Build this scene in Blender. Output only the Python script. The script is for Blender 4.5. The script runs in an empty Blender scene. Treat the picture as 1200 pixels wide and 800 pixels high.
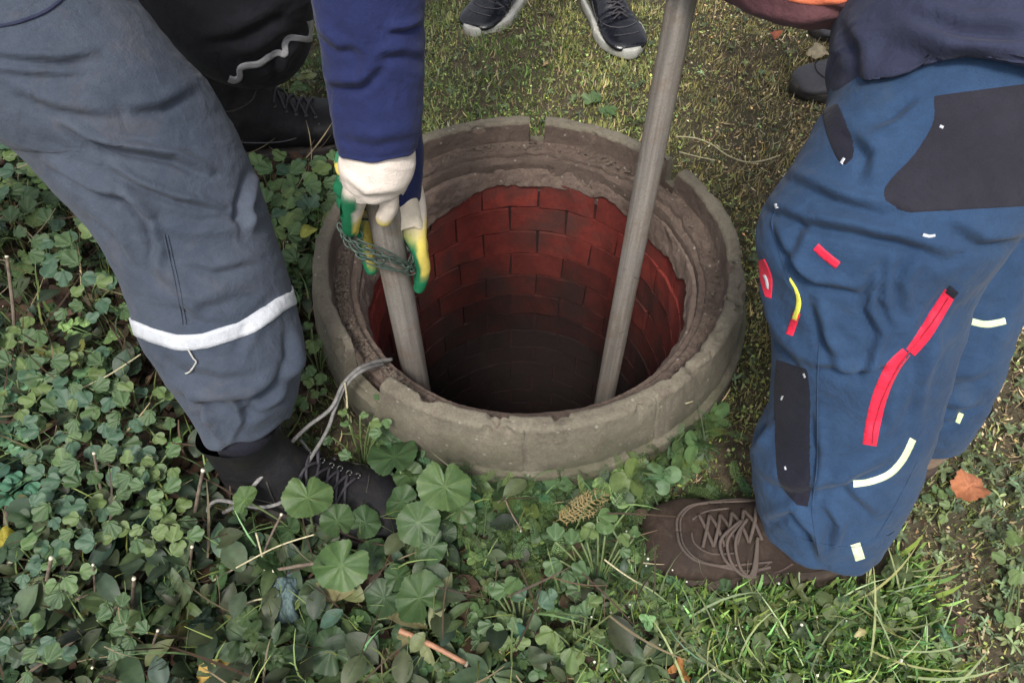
import bpy, bmesh, math, random
import numpy as np
from mathutils import Vector, Matrix
from mathutils.bvhtree import BVHTree

PI = math.pi
rng = np.random.default_rng(11)
random.seed(7)
sc = bpy.context.scene
COL = sc.collection

# ------------------------------------------------------------------ camera
CAM_H = 1.05
PITCH = math.radians(53.3)
FPX = 850.0
SP, CP = math.sin(PITCH), math.cos(PITCH)
cam_data = bpy.data.cameras.new('camera')
cam = bpy.data.objects.new('camera', cam_data)
COL.objects.link(cam)
cam_data.sensor_width = 36.0
cam_data.lens = 36.0 * FPX / 1200.0
cam_data.clip_start = 0.02
cam_data.clip_end = 500
cam.location = (0, 0, CAM_H)
cam.rotation_euler = (PI / 2 - PITCH, 0, 0)
sc.camera = cam

# ------------------------------------------------------------------ light
SUN_EL, SUN_AZ = math.radians(58), math.radians(190)      # azimuth measured clockwise from +Y
world = bpy.data.worlds.new('World')
sc.world = world
world.use_nodes = True
wn, wl = world.node_tree.nodes, world.node_tree.links
wn.clear()
wo = wn.new('ShaderNodeOutputWorld'); bg = wn.new('ShaderNodeBackground')
sky = wn.new('ShaderNodeTexSky'); sky.sky_type = 'NISHITA'; sky.sun_disc = False
sky.sun_elevation = SUN_EL; sky.sun_rotation = SUN_AZ
sky.air_density = 1.0; sky.dust_density = 4.0
hs = wn.new('ShaderNodeHueSaturation'); hs.inputs['Saturation'].default_value = 0.22
wl.new(sky.outputs[0], hs.inputs['Color']); wl.new(hs.outputs[0], bg.inputs[0]); wl.new(bg.outputs[0], wo.inputs[0])
bg.inputs[1].default_value = 0.118
sd = bpy.data.lights.new('sun', 'SUN'); so = bpy.data.objects.new('sun', sd); COL.objects.link(so)
sd.energy = 1.5; sd.angle = math.radians(12); sd.color = (1.0, 0.94, 0.85)
sdir = Vector((math.sin(SUN_AZ) * math.cos(SUN_EL), math.cos(SUN_AZ) * math.cos(SUN_EL), math.sin(SUN_EL)))
so.rotation_euler = sdir.to_track_quat('Z', 'Y').to_euler()
so.location = (0, -2, 5)
sc.view_settings.view_transform = 'Standard'
sc.view_settings.look = 'None'
sc.view_settings.exposure = 0.93
sc.view_settings.gamma = 1.0

# ------------------------------------------------------------------ pixel -> world placement
def ray(u, v):
    a = (u - 600.0) / FPX; t = (v - 400.0) / FPX
    return np.array([a, CP - t * SP, -(SP + t * CP)])
def Pz(u, v, z=0.0):
    r = ray(u, v); d = (CAM_H - z) / -r[2]
    return np.array([0, 0, CAM_H]) + r * d
def Pd(u, v, d):
    return np.array([0, 0, CAM_H]) + ray(u, v) * d
def proj(p):
    p = np.asarray(p, float); x, y, z = p[..., 0], p[..., 1], p[..., 2] - CAM_H
    d = y * CP - z * SP; up = y * SP + z * CP
    return 600 + FPX * x / d, 400 - FPX * up / d, d

# ------------------------------------------------------------------ noise
_perm = rng.permutation(1024)
_val = rng.random(1024) * 2 - 1
def noise3(p):
    p = np.asarray(p, float)
    i = np.floor(p).astype(int); f = p - i
    f = f * f * f * (f * (f * 6 - 15) + 10)
    def h(a, b, c):
        return _val[_perm[(_perm[(_perm[a & 1023] + b) & 1023] + c) & 1023]]
    x, y, z = i[..., 0], i[..., 1], i[..., 2]
    fx, fy, fz = f[..., 0], f[..., 1], f[..., 2]
    c = 0
    for dx in (0, 1):
        for dy in (0, 1):
            for dz in (0, 1):
                w = (fx if dx else 1 - fx) * (fy if dy else 1 - fy) * (fz if dz else 1 - fz)
                c = c + w * h(x + dx, y + dy, z + dz)
    return c
def fbm(p, oct=4, gain=0.5):
    p = np.asarray(p, float); s = 0; a = 1.0; t = 0
    for k in range(oct):
        s = s + a * noise3(p * (2.0 ** k) + 17.3 * k); t += a; a *= gain
    return s / t
def fbm2(x, y, s=1.0, seed=0, oct=4):
    x = np.asarray(x, float); y = np.asarray(y, float)
    return fbm(np.stack([x * s, y * s, np.full_like(x, seed * 7.7)], -1), oct)
def sstep(a, b, x):
    t = np.clip((x - a) / (b - a), 0, 1); return t * t * (3 - 2 * t)

# ------------------------------------------------------------------ scene graph helpers
def link(o, parent=None):
    COL.objects.link(o)
    if parent is not None: o.parent = parent
    return o
def thing(name, label, cat, loc=(0, 0, 0), rotz=0.0, group=None):
    o = bpy.data.objects.new(name, None); link(o)
    o.empty_display_size = 0.05
    o.location = loc; o.rotation_euler = (0, 0, rotz)
    o['label'] = label; o['category'] = cat
    if group: o['group'] = group
    return o
def tag(o, label, cat, group=None):
    o['label'] = label; o['category'] = cat
    if group: o['group'] = group
    return o
def mesh_np(name, V, F, smooth=True, col=None, mat=None):
    """F: (n,3) or (n,4) array or list of mixed lists"""
    me = bpy.data.meshes.new(name)
    V = np.asarray(V, np.float32)
    if isinstance(F, np.ndarray):
        n, k = F.shape
        me.vertices.add(len(V)); me.vertices.foreach_set('co', V.ravel())
        me.loops.add(n * k); me.loops.foreach_set('vertex_index', F.astype(np.int32).ravel())
        me.polygons.add(n)
        me.polygons.foreach_set('loop_start', np.arange(0, n * k, k, dtype=np.int32))
        me.polygons.foreach_set('loop_total', np.full(n, k, np.int32))
        me.update(calc_edges=True)
    else:
        me.from_pydata([tuple(map(float, v)) for v in V], [], [tuple(map(int, f)) for f in F])
        me.update()
    me.polygons.foreach_set('use_smooth', np.full(len(me.polygons), smooth, bool))
    if col is not None:
        c = np.ones((len(V), 4), np.float32); c[:, :3] = col
        at = me.color_attributes.new('Col', 'FLOAT_COLOR', 'POINT')
        at.data.foreach_set('color', c.ravel())
    if mat is not None: me.materials.append(mat)
    return me
def obj(name, me, parent=None, world_parent=True):
    """world-space mesh data; when parented, keep it in place"""
    o = bpy.data.objects.new(name, me); link(o, parent)
    if parent is not None and world_parent:
        M = Matrix.Identity(4)
        ch = []
        q = parent
        while q is not None: ch.append(q); q = q.parent
        for q in reversed(ch): M = M @ q.matrix_basis
        o.matrix_basis = M.inverted()
    return o
def stuff(o): o['kind'] = 'stuff'; return o
def struct(o): o['kind'] = 'structure'; return o
def grid_faces(nr, nc, wrap=False):
    r = np.arange(nr - 1)[:, None]; c = np.arange(nc if wrap else nc - 1)[None, :]
    c2 = (c + 1) % nc
    a = r * nc + c; b = r * nc + c2; d = (r + 1) * nc + c; e = (r + 1) * nc + c2
    return np.stack([a, b, e, d], -1).reshape(-1, 4)
def grid_normals(G, wrapc=True):
    if wrapc: dc = np.roll(G, -1, 1) - np.roll(G, 1, 1)
    else: dc = np.gradient(G, axis=1)
    dr = np.gradient(G, axis=0)
    n = np.cross(dc, dr); n /= np.linalg.norm(n, axis=-1, keepdims=True) + 1e-9
    return n
def tube_mesh(name, pts, rad, n=8, mat=None, caps=True, sub=6, col=None):
    """smooth tube through points; rad a number or a list"""
    P = np.array(pts, float); m = len(P)
    R = np.full(m, rad) if np.isscalar(rad) else np.array(rad, float)
    if sub > 1 and m > 2:
        T = np.linspace(0, m - 1, (m - 1) * sub + 1); Q = []; RR = []
        for t in T:
            i = min(int(t), m - 2); f = t - i
            p0 = P[max(i - 1, 0)]; p1 = P[i]; p2 = P[i + 1]; p3 = P[min(i + 2, m - 1)]
            Q.append(.5 * (2 * p1 + (p2 - p0) * f + (2 * p0 - 5 * p1 + 4 * p2 - p3) * f * f + (3 * p1 - p0 - 3 * p2 + p3) * f ** 3))
            RR.append(R[i] * (1 - f) + R[i + 1] * f)
        P = np.array(Q); R = np.array(RR)
    T = np.gradient(P, axis=0); T /= np.linalg.norm(T, axis=1, keepdims=True) + 1e-9
    up = np.array([0, 0, 1.0]) if abs(T[0][2]) < .9 else np.array([1.0, 0, 0])
    A = np.cross(up, T[0]); A /= np.linalg.norm(A)
    V = []
    for i in range(len(P)):
        A = A - T[i] * A.dot(T[i]); A /= np.linalg.norm(A) + 1e-9
        B = np.cross(T[i], A)
        for k in range(n):
            a = 2 * PI * k / n
            V.append(P[i] + R[i] * (A * math.cos(a) + B * math.sin(a)))
    F = [list(f) for f in grid_faces(len(P), n, True)]
    if caps:
        F.append(list(range(n))[::-1]); F.append([(len(P) - 1) * n + k for k in range(n)])
    return mesh_np(name, V, F, True, col, mat)
def join_np(lst):
    Vs, Fs, o = [], [], 0
    for V, F in lst:
        Vs.append(V); Fs.append(F + o); o += len(V)
    return np.concatenate(Vs), np.concatenate(Fs)

# ------------------------------------------------------------------ materials
def new_mat(name):
    m = bpy.data.materials.new(name); m.use_nodes = True
    nt = m.node_tree; b = nt.nodes['Principled BSDF']
    return m, nt, b
def nd(nt, t, **k):
    n = nt.nodes.new(t)
    for a, v in k.items():
        if a in n.inputs: n.inputs[a].default_value = v
        else: setattr(n, a, v)
    return n
def tex_noise(nt, scale, detail=6, rough=.6, vec=None, dist=0.0):
    n = nd(nt, 'ShaderNodeTexNoise'); n.inputs['Scale'].default_value = scale
    n.inputs['Detail'].default_value = detail; n.inputs['Roughness'].default_value = rough
    n.inputs['Distortion'].default_value = dist
    if vec is None:
        tc = nd(nt, 'ShaderNodeTexCoord'); vec = tc.outputs['Object']
    nt.links.new(vec, n.inputs['Vector'])
    return n
def ramp(nt, fac, stops):
    r = nd(nt, 'ShaderNodeValToRGB'); e = r.color_ramp.elements
    while len(e) < len(stops): e.new(0.5)
    for el, (p, c) in zip(e, stops):
        el.position = p; el.color = (c[0], c[1], c[2], 1) if not np.isscalar(c) else (c, c, c, 1)
    nt.links.new(fac, r.inputs[0]); return r
def mixc(nt, fac, a, b, mode='MIX'):
    m = nd(nt, 'ShaderNodeMix', data_type='RGBA', blend_type=mode)
    if np.isscalar(fac): m.inputs[0].default_value = fac
    else: nt.links.new(fac, m.inputs[0])
    for s, v in ((m.inputs[6], a), (m.inputs[7], b)):
        if isinstance(v, tuple): s.default_value = (*v, 1)
        else: nt.links.new(v, s)
    return m.outputs[2]
def bump(nt, b, h, strength, dist, prev=None):
    n = nd(nt, 'ShaderNodeBump'); n.inputs['Strength'].default_value = strength
    n.inputs['Distance'].default_value = dist
    nt.links.new(h, n.inputs['Height'])
    if prev is not None: nt.links.new(prev.outputs[0], n.inputs['Normal'])
    nt.links.new(n.outputs[0], b.inputs['Normal'])
    return n
def wpos(nt):
    return nd(nt, 'ShaderNodeNewGeometry').outputs['Position']

def mat_fabric(name, c1, c2, rough=.9, stain=None, weave=900, sheen=.06):
    m, nt, b = new_mat(name); P = wpos(nt)
    n1 = tex_noise(nt, 9, 5, .6, P); n2 = tex_noise(nt, 70, 4, .7, P); n3 = tex_noise(nt, weave, 2, .5, P)
    c = ramp(nt, n1.outputs[0], [(.3, c1), (.7, c2)]).outputs[0]
    c = mixc(nt, .35, c, ramp(nt, n2.outputs[0], [(.3, .72), (.7, 1.25)]).outputs[0], 'MULTIPLY')
    c = mixc(nt, .45, c, ramp(nt, n3.outputs[0], [(.3, .7), (.7, 1.3)]).outputs[0], 'MULTIPLY')
    if stain:
        n4 = tex_noise(nt, 14, 8, .7, P, .6)
        c = mixc(nt, ramp(nt, n4.outputs[0], [(.56, 0.), (.72, .55)]).outputs[0], c, stain)
    nt.links.new(c, b.inputs['Base Color'])
    b.inputs['Roughness'].default_value = rough
    b.inputs['Sheen Weight'].default_value = sheen; b.inputs['Sheen Roughness'].default_value = .5
    b.inputs['Specular IOR Level'].default_value = .25
    b1 = bump(nt, b, n2.outputs[0], .5, .003); b2 = bump(nt, b, n3.outputs[0], .5, .0006, b1)
    n5 = tex_noise(nt, 26, 3, .5, P, .8); bump(nt, b, n5.outputs[0], .55, .007, b2)
    return m
M = {}
M['trouser_a'] = mat_fabric('grey_blue_cloth', (.036, .048, .072), (.062, .074, .100), stain=(.088, .084, .092))
M['trouser_b'] = mat_fabric('blue_cloth', (.016, .040, .092), (.027, .060, .125), stain=(.045, .070, .11))
M['trouser_e'] = mat_fabric('charcoal_cloth', (.007, .007, .011), (.013, .013, .018), sheen=.03)
M['navy'] = mat_fabric('navy_cloth', (.009, .014, .058), (.015, .022, .084))
M['darknavy'] = mat_fabric('dark_navy_cloth', (.018, .021, .045), (.030, .036, .070))
M['patch'] = mat_fabric('black_ripstop_cloth', (.007, .008, .016), (.013, .013, .024))
M['brownpatch'] = mat_fabric('dark_brown_grey_cloth', (.014, .014, .022), (.023, .022, .032))
M['maroon'] = mat_fabric('maroon_cloth', (.085, .035, .045), (.13, .055, .06))
M['orange'] = mat_fabric('orange_cloth', (.55, .12, .06), (.65, .18, .09))
M['red'] = mat_fabric('red_tape', (.62, .015, .05), (.72, .03, .07), rough=.6)
M['white_tape'] = mat_fabric('reflective_white_tape', (.40, .42, .46), (.54, .56, .60), rough=.45)
M['silver_tape'] = mat_fabric('grey_reflective_tape', (.22, .22, .24), (.36, .36, .38), rough=.45)
M['lime'] = mat_fabric('lime_reflective_tape', (.62, .78, .35), (.75, .82, .62), rough=.45)
M['yellow'] = mat_fabric('yellow_piping', (.62, .62, .08), (.75, .7, .1), rough=.5)

def mat_leather(name, c1, c2, mud=None, rough=.5, grain=260):
    m, nt, b = new_mat(name); P = wpos(nt)
    n1 = tex_noise(nt, 18, 6, .65, P); n2 = tex_noise(nt, grain, 4, .6, P)
    c = ramp(nt, n1.outputs[0], [(.3, c1), (.7, c2)]).outputs[0]
    c = mixc(nt, .5, c, ramp(nt, n2.outputs[0], [(.3, .7), (.7, 1.3)]).outputs[0], 'MULTIPLY')
    if mud:
        n4 = tex_noise(nt, 30, 8, .75, P, .5)
        c = mixc(nt, ramp(nt, n4.outputs[0], [(.5, 0.), (.68, .8)]).outputs[0], c, mud)
    nt.links.new(c, b.inputs['Base Color'])
    r = ramp(nt, n1.outputs[0], [(.3, rough - .08), (.7, rough + .15)]); nt.links.new(r.outputs[0], b.inputs['Roughness'])
    b.inputs['Specular IOR Level'].default_value = .3 if rough > .4 else .6
    b1 = bump(nt, b, n2.outputs[0], .4, .0008); n5 = tex_noise(nt, 55, 3, .5, P, 1.2); bump(nt, b, n5.outputs[0], .45, .002, b1)
    return m
M['boot_brown'] = mat_leather('brown_suede', (.020, .012, .009), (.038, .025, .019), (.060, .044, .032), .8)
M['boot_brown_dark'] = mat_leather('dark_brown_suede', (.05, .033, .03), (.08, .055, .05), None, .8)
M['boot_tan'] = mat_leather('tan_suede', (.17, .12, .09), (.24, .18, .13), None, .8)
M['boot_black'] = mat_leather('black_work_leather', (.005, .005, .007), (.011, .0105, .013), (.022, .019, .017), .6)
M['shoe_black'] = mat_leather('black_smooth_leather', (.004, .0045, .008), (.008, .009, .014), None, .2)
M['shoe_grey'] = mat_leather('dark_grey_leather', (.055, .055, .064), (.09, .088, .10), None, .6)
M['sole_white'] = mat_leather('white_rubber', (.36, .36, .34), (.5, .5, .47), (.25, .22, .17), .55)
M['sole_black'] = mat_leather('black_rubber', (.02, .018, .018), (.04, .036, .034), (.07, .06, .045), .7)
M['sole_brown'] = mat_leather('brown_rubber', (.035, .026, .022), (.06, .045, .037), (.08, .06, .042), .8)
M['lace_brown'] = mat_leather('brown_lace', (.06, .046, .040), (.11, .085, .072), None, .8, 900)
M['lace_black'] = mat_leather('black_lace', (.03, .028, .035), (.06, .055, .065), None, .7, 900)
def mat_simple(name, c, rough=.5, metal=0, var=.25, scale=60, bmp=.2):
    m, nt, b = new_mat(name); P = wpos(nt)
    n = tex_noise(nt, scale, 5, .6, P)
    cc = mixc(nt, 1.0, c, ramp(nt, n.outputs[0], [(.3, 1 - var), (.7, 1 + var)]).outputs[0], 'MULTIPLY')
    nt.links.new(cc, b.inputs['Base Color']); b.inputs['Roughness'].default_value = rough; b.inputs['Metallic'].default_value = metal
    bump(nt, b, n.outputs[0], bmp, .002)
    return m
M['metal'] = mat_simple('worn_steel_eyelet', (.16, .16, .16), .45, 1)
M['skin'] = mat_simple('skin', (.42, .24, .17), .5, 0, .1)
M['hair'] = mat_simple('dark_hair', (.03, .022, .016), .6, 0, .4, 300)
M['cord'] = mat_simple('grey_cord', (.17, .165, .16), .7, 0, .4, 120)
M['string'] = mat_simple('pale_string', (.42, .38, .24), .8, 0, .3, 200)
M['wire'] = mat_simple('grey_green_wire', (.05, .075, .062), .5, .3, .4, 150)
M['stick_red'] = mat_simple('reddish_cane', (.34, .17, .10), .6, 0, .35, 60)
M['twig'] = mat_simple('dry_twig', (.13, .10, .075), .85, 0, .45, 90, .6)
M['cut'] = mat_simple('pale_cut_wood', (.62, .58, .45), .8, 0, .15, 200)
M['stone'] = mat_simple('grit', (.115, .09, .072), .9, 0, .4, 80, .6)
def mat_pipe():
    m, nt, b = new_mat('weathered_grey_pipe'); tc = nd(nt, 'ShaderNodeTexCoord'); O = tc.outputs['Object']
    mp = nd(nt, 'ShaderNodeMapping'); mp.inputs['Scale'].default_value = (1, 1, .08); nt.links.new(O, mp.inputs[0])
    n1 = tex_noise(nt, 60, 6, .7, mp.outputs[0]); n2 = tex_noise(nt, 22, 7, .7, O, .4); n3 = tex_noise(nt, 300, 3, .6, O)
    c = ramp(nt, n1.outputs[0], [(.25, (.165, .15, .138)), (.75, (.28, .258, .23))]).outputs[0]
    c = mixc(nt, ramp(nt, n2.outputs[0], [(.5, 0.), (.75, .8)]).outputs[0], c, (.20, .13, .085))
    c = mixc(nt, .4, c, ramp(nt, n3.outputs[0], [(.3, .7), (.7, 1.3)]).outputs[0], 'MULTIPLY')
    mp2 = nd(nt, 'ShaderNodeMapping'); mp2.inputs['Scale'].default_value = (1, 1, .02); nt.links.new(O, mp2.inputs[0]); n4 = tex_noise(nt, 190, 3, .6, mp2.outputs[0]); n6 = tex_noise(nt, 48, 8, .8, O, 1.0)
    c = mixc(nt, .7, c, ramp(nt, n4.outputs[0], [(.35, .70), (.65, 1.25)]).outputs[0], 'MULTIPLY')
    c = mixc(nt, ramp(nt, n6.outputs[0], [(.58, 0.), (.66, .7)]).outputs[0], c, (.085, .062, .045))
    nt.links.new(c, b.inputs['Base Color']); b.inputs['Roughness'].default_value = .6; b.inputs['Metallic'].default_value = .15
    b1 = bump(nt, b, n1.outputs[0], .3, .001); bump(nt, b, n3.outputs[0], .3, .0006, b1)
    return m
M['pipe'] = mat_pipe()
def mat_concrete(name, a, bcol, moss=True, grit=(.10, .075, .06), chips=True):
    m, nt, b = new_mat(name); P = wpos(nt)
    n1 = tex_noise(nt, 7, 8, .65, P); n2 = tex_noise(nt, 45, 8, .75, P, .4); n3 = tex_noise(nt, 260, 4, .7, P)
    c = ramp(nt, n1.outputs[0], [(.3, a), (.7, bcol)]).outputs[0]
    c = mixc(nt, ramp(nt, n2.outputs[0], [(.48, 0.), (.70, .75)]).outputs[0], c, grit)
    c = mixc(nt, .6, c, ramp(nt, n3.outputs[0], [(.3, .62), (.72, 1.35)]).outputs[0], 'MULTIPLY')
    # pale chips
    if chips:
      vo = nd(nt, 'ShaderNodeTexVoronoi'); vo.inputs['Scale'].default_value = 42; nt.links.new(P, vo.inputs['Vector'])
      c = mixc(nt, ramp(nt, vo.outputs['Distance'], [(.05, .5), (.14, 0.)]).outputs[0], c, (.42, .40, .34))
    if moss:
        sp = nd(nt, 'ShaderNodeSeparateXYZ'); nt.links.new(P, sp.inputs[0])
        mr = nd(nt, 'ShaderNodeMapRange'); mr.inputs['From Min'].default_value = .165; mr.inputs['From Max'].default_value = .03
        nt.links.new(sp.outputs[2], mr.inputs[0])
        n5 = tex_noise(nt, 16, 6, .7, P)
        mm = nd(nt, 'ShaderNodeMath', operation='MULTIPLY'); nt.links.new(mr.outputs[0], mm.inputs[0]); nt.links.new(ramp(nt, n5.outputs[0], [(.36, 0.), (.56, 1.)]).outputs[0], mm.inputs[1])
        c = mixc(nt, mm.outputs[0], c, (.058, .060, .032))
    nt.links.new(c, b.inputs['Base Color']); b.inputs['Roughness'].default_value = .92
    b1 = bump(nt, b, n3.outputs[0], .7, .0015); bump(nt, b, n2.outputs[0], .7, .004, b1)
    return m
M['concrete'] = mat_concrete('weathered_concrete', (.112, .098, .074), (.195, .174, .132))
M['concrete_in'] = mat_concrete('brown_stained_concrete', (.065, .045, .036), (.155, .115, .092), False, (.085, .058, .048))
M['bedding'] = mat_concrete('dark_reddish_bedding', (.026, .008, .007), (.045, .013, .011), False, (.012, .005, .004), chips=False)
M['mortar'] = mat_concrete('crumbling_mortar', (.10, .070, .056), (.22, .165, .135), False, (.09, .06, .05))
def mat_brick(nm='red_painted_brick', k=1.0):
    m, nt, b = new_mat(nm); P = wpos(nt)
    oi = nd(nt, 'ShaderNodeObjectInfo')
    n1 = tex_noise(nt, 30, 6, .7, P); n2 = tex_noise(nt, 160, 5, .7, P); n3 = tex_noise(nt, 9, 5, .6, P)
    c = ramp(nt, n1.outputs[0], [(.3, (.13, .018, .013)), (.7, (.25, .038, .027))]).outputs[0]
    c = mixc(nt, .6, c, ramp(nt, oi.outputs['Random'], [(0, .75), (1, 1.2)]).outputs[0], 'MULTIPLY')
    c = mixc(nt, ramp(nt, n3.outputs[0], [(.46, 0.), (.64, .8)]).outputs[0], c, (.07, .034, .028))
    c = mixc(nt, .5, c, ramp(nt, n2.outputs[0], [(.3, .7), (.7, 1.25)]).outputs[0], 'MULTIPLY')
    c = mixc(nt, 1.0, c, oi.outputs['Color'], 'MULTIPLY'); c = mixc(nt, 1.0, c, (k, k * .92, k * .92), 'MULTIPLY')
    nt.links.new(c, b.inputs['Base Color']); b.inputs['Roughness'].default_value = .85
    bump(nt, b, n2.outputs[0], .6, .002)
    return m
M['brick'] = mat_brick()
M['shade_brick'] = mat_brick('shaded_red_brick', .40)  # red brick with the shade of the shaft put into its colour
M['dark_brick'] = mat_concrete('shade_darkened_brick', (.010, .004, .004), (.020, .007, .006), False, (.01, .005, .005), chips=False)  # near-black colour stands in for the shade deep in the shaft
def mat_soil():
    m, nt, b = new_mat('damp_brown_soil'); P = wpos(nt)
    n1 = tex_noise(nt, 3, 6, .6, P); n2 = tex_noise(nt, 38, 8, .75, P, .5); n3 = tex_noise(nt, 230, 4, .7, P)
    c = ramp(nt, n2.outputs[0], [(.3, (.030, .024, .014)), (.55, (.10, .078, .048)), (.75, (.21, .165, .105))]).outputs[0]
    c = mixc(nt, ramp(nt, n1.outputs[0], [(.4, 0.), (.65, .6)]).outputs[0], c, (.05, .055, .025))
    c = mixc(nt, .5, c, ramp(nt, n3.outputs[0], [(.3, .6), (.7, 1.4)]).outputs[0], 'MULTIPLY')
    nt.links.new(c, b.inputs['Base Color']); b.inputs['Roughness'].default_value = .95
    b1 = bump(nt, b, n3.outputs[0], .8, .003); bump(nt, b, n2.outputs[0], .8, .012, b1)
    return m
M['soil'] = mat_soil()
def mat_leaf(name, rough=.5, trans=.25, spec=.4, mult=(1, 1, 1)):
    m, nt, b = new_mat(name)
    at = nd(nt, 'ShaderNodeAttribute'); at.attribute_name = 'Col'
    P = wpos(nt); n2 = tex_noise(nt, 120, 4, .7, P); n1 = tex_noise(nt, 25, 3, .6, P)
    c = mixc(nt, .6, at.outputs['Color'], ramp(nt, n2.outputs[0], [(.3, .72), (.7, 1.25)]).outputs[0], 'MULTIPLY')
    c = mixc(nt, .5, c, ramp(nt, n1.outputs[0], [(.3, (.75, .8, .9)), (.7, (1.25, 1.15, .95))]).outputs[0], 'MULTIPLY')
    n9 = tex_noise(nt, 75, 5, .7, P, .5)
    c = mixc(nt, ramp(nt, n9.outputs[0], [(.62, 0.), (.70, .6)]).outputs[0], c, (.10, .085, .035))
    if mult != (1, 1, 1): c = mixc(nt, 1.0, c, mult, 'MULTIPLY')
    nt.links.new(c, b.inputs['Base Color']); b.inputs['Roughness'].default_value = rough; b.inputs['Specular IOR Level'].default_value = spec
    bump(nt, b, n2.outputs[0], .35, .001)
    tr = nd(nt, 'ShaderNodeBsdfTranslucent'); nt.links.new(c, tr.inputs[0])
    mx = nd(nt, 'ShaderNodeMixShader'); mx.inputs[0].default_value = trans
    out = nt.nodes['Material Output']
    nt.links.new(b.outputs[0], mx.inputs[1]); nt.links.new(tr.outputs[0], mx.inputs[2]); nt.links.new(mx.outputs[0], out.inputs[0])
    return m
M['leaf'] = mat_leaf('green_leaf')
M['grass'] = mat_leaf('grass_blade', .6, .3, .3)
M['dry'] = mat_leaf('dry_leaf', .8, .12, .2)
def mat_glove():
    m, nt, b = new_mat('knit_and_latex_glove')
    at = nd(nt, 'ShaderNodeAttribute'); at.attribute_name = 'Col'
    P = wpos(nt); n2 = tex_noise(nt, 500, 3, .6, P); n1 = tex_noise(nt, 60, 4, .6, P)
    c = mixc(nt, .5, at.outputs['Color'], ramp(nt, n1.outputs[0], [(.3, .7), (.7, 1.15)]).outputs[0], 'MULTIPLY')
    nt.links.new(c, b.inputs['Base Color']); b.inputs['Roughness'].default_value = .85; b.inputs['Specular IOR Level'].default_value = .2
    b1 = bump(nt, b, n2.outputs[0], .6, .0015); bump(nt, b, n1.outputs[0], .4, .003, b1)
    return m
M['glove'] = mat_glove()

# ------------------------------------------------------------------ well layout
WC = np.array([0.026, 0.858]); ZR = 0.170
R_OUT, R_IN, R_SH = 0.358, 0.332, 0.293
FEET = []      # (x0,y0,x1,y1,r) capsules kept clear of plants
def blocked(x, y, pad=0.0, foot=1.0):
    m = np.hypot(x - WC[0], y - WC[1]) < 0.372 + pad
    for x0, y0, x1, y1, r in FEET:
        dx, dy = x1 - x0, y1 - y0
        t = np.clip(((x - x0) * dx + (y - y0) * dy) / (dx * dx + dy * dy), 0, 1)
        m = m | (np.hypot(x - x0 - t * dx, y - y0 - t * dy) < r * foot)
    return m
def gz(x, y):
    x = np.asarray(x, float); y = np.asarray(y, float)
    return 0.016 * fbm2(x, y, 2.2, 3) + 0.006 * fbm2(x, y, 14, 5) - .004

# ------------------------------------------------------------------ ground
def build_ground():
    nr, nc = 190, 300
    t = np.linspace(0, 1, nr)
    rr = 0.335 + 2.6 * t ** 1.3 + 60 * t ** 14
    a = np.linspace(0, 2 * PI, nc, endpoint=False)
    X = WC[0] + rr[:, None] * np.cos(a); Y = WC[1] + rr[:, None] * np.sin(a)
    Z = gz(X, Y) + .007 * fbm2(X, Y, 45, 9)
    Z = Z - .02 * (rr[:, None] < .345)
    V = np.stack([X, Y, Z], -1).reshape(-1, 3)
    struct(obj('ground', mesh_np('ground', V, grid_faces(nr, nc, True), True, None, M['soil'])))
build_ground()

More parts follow.
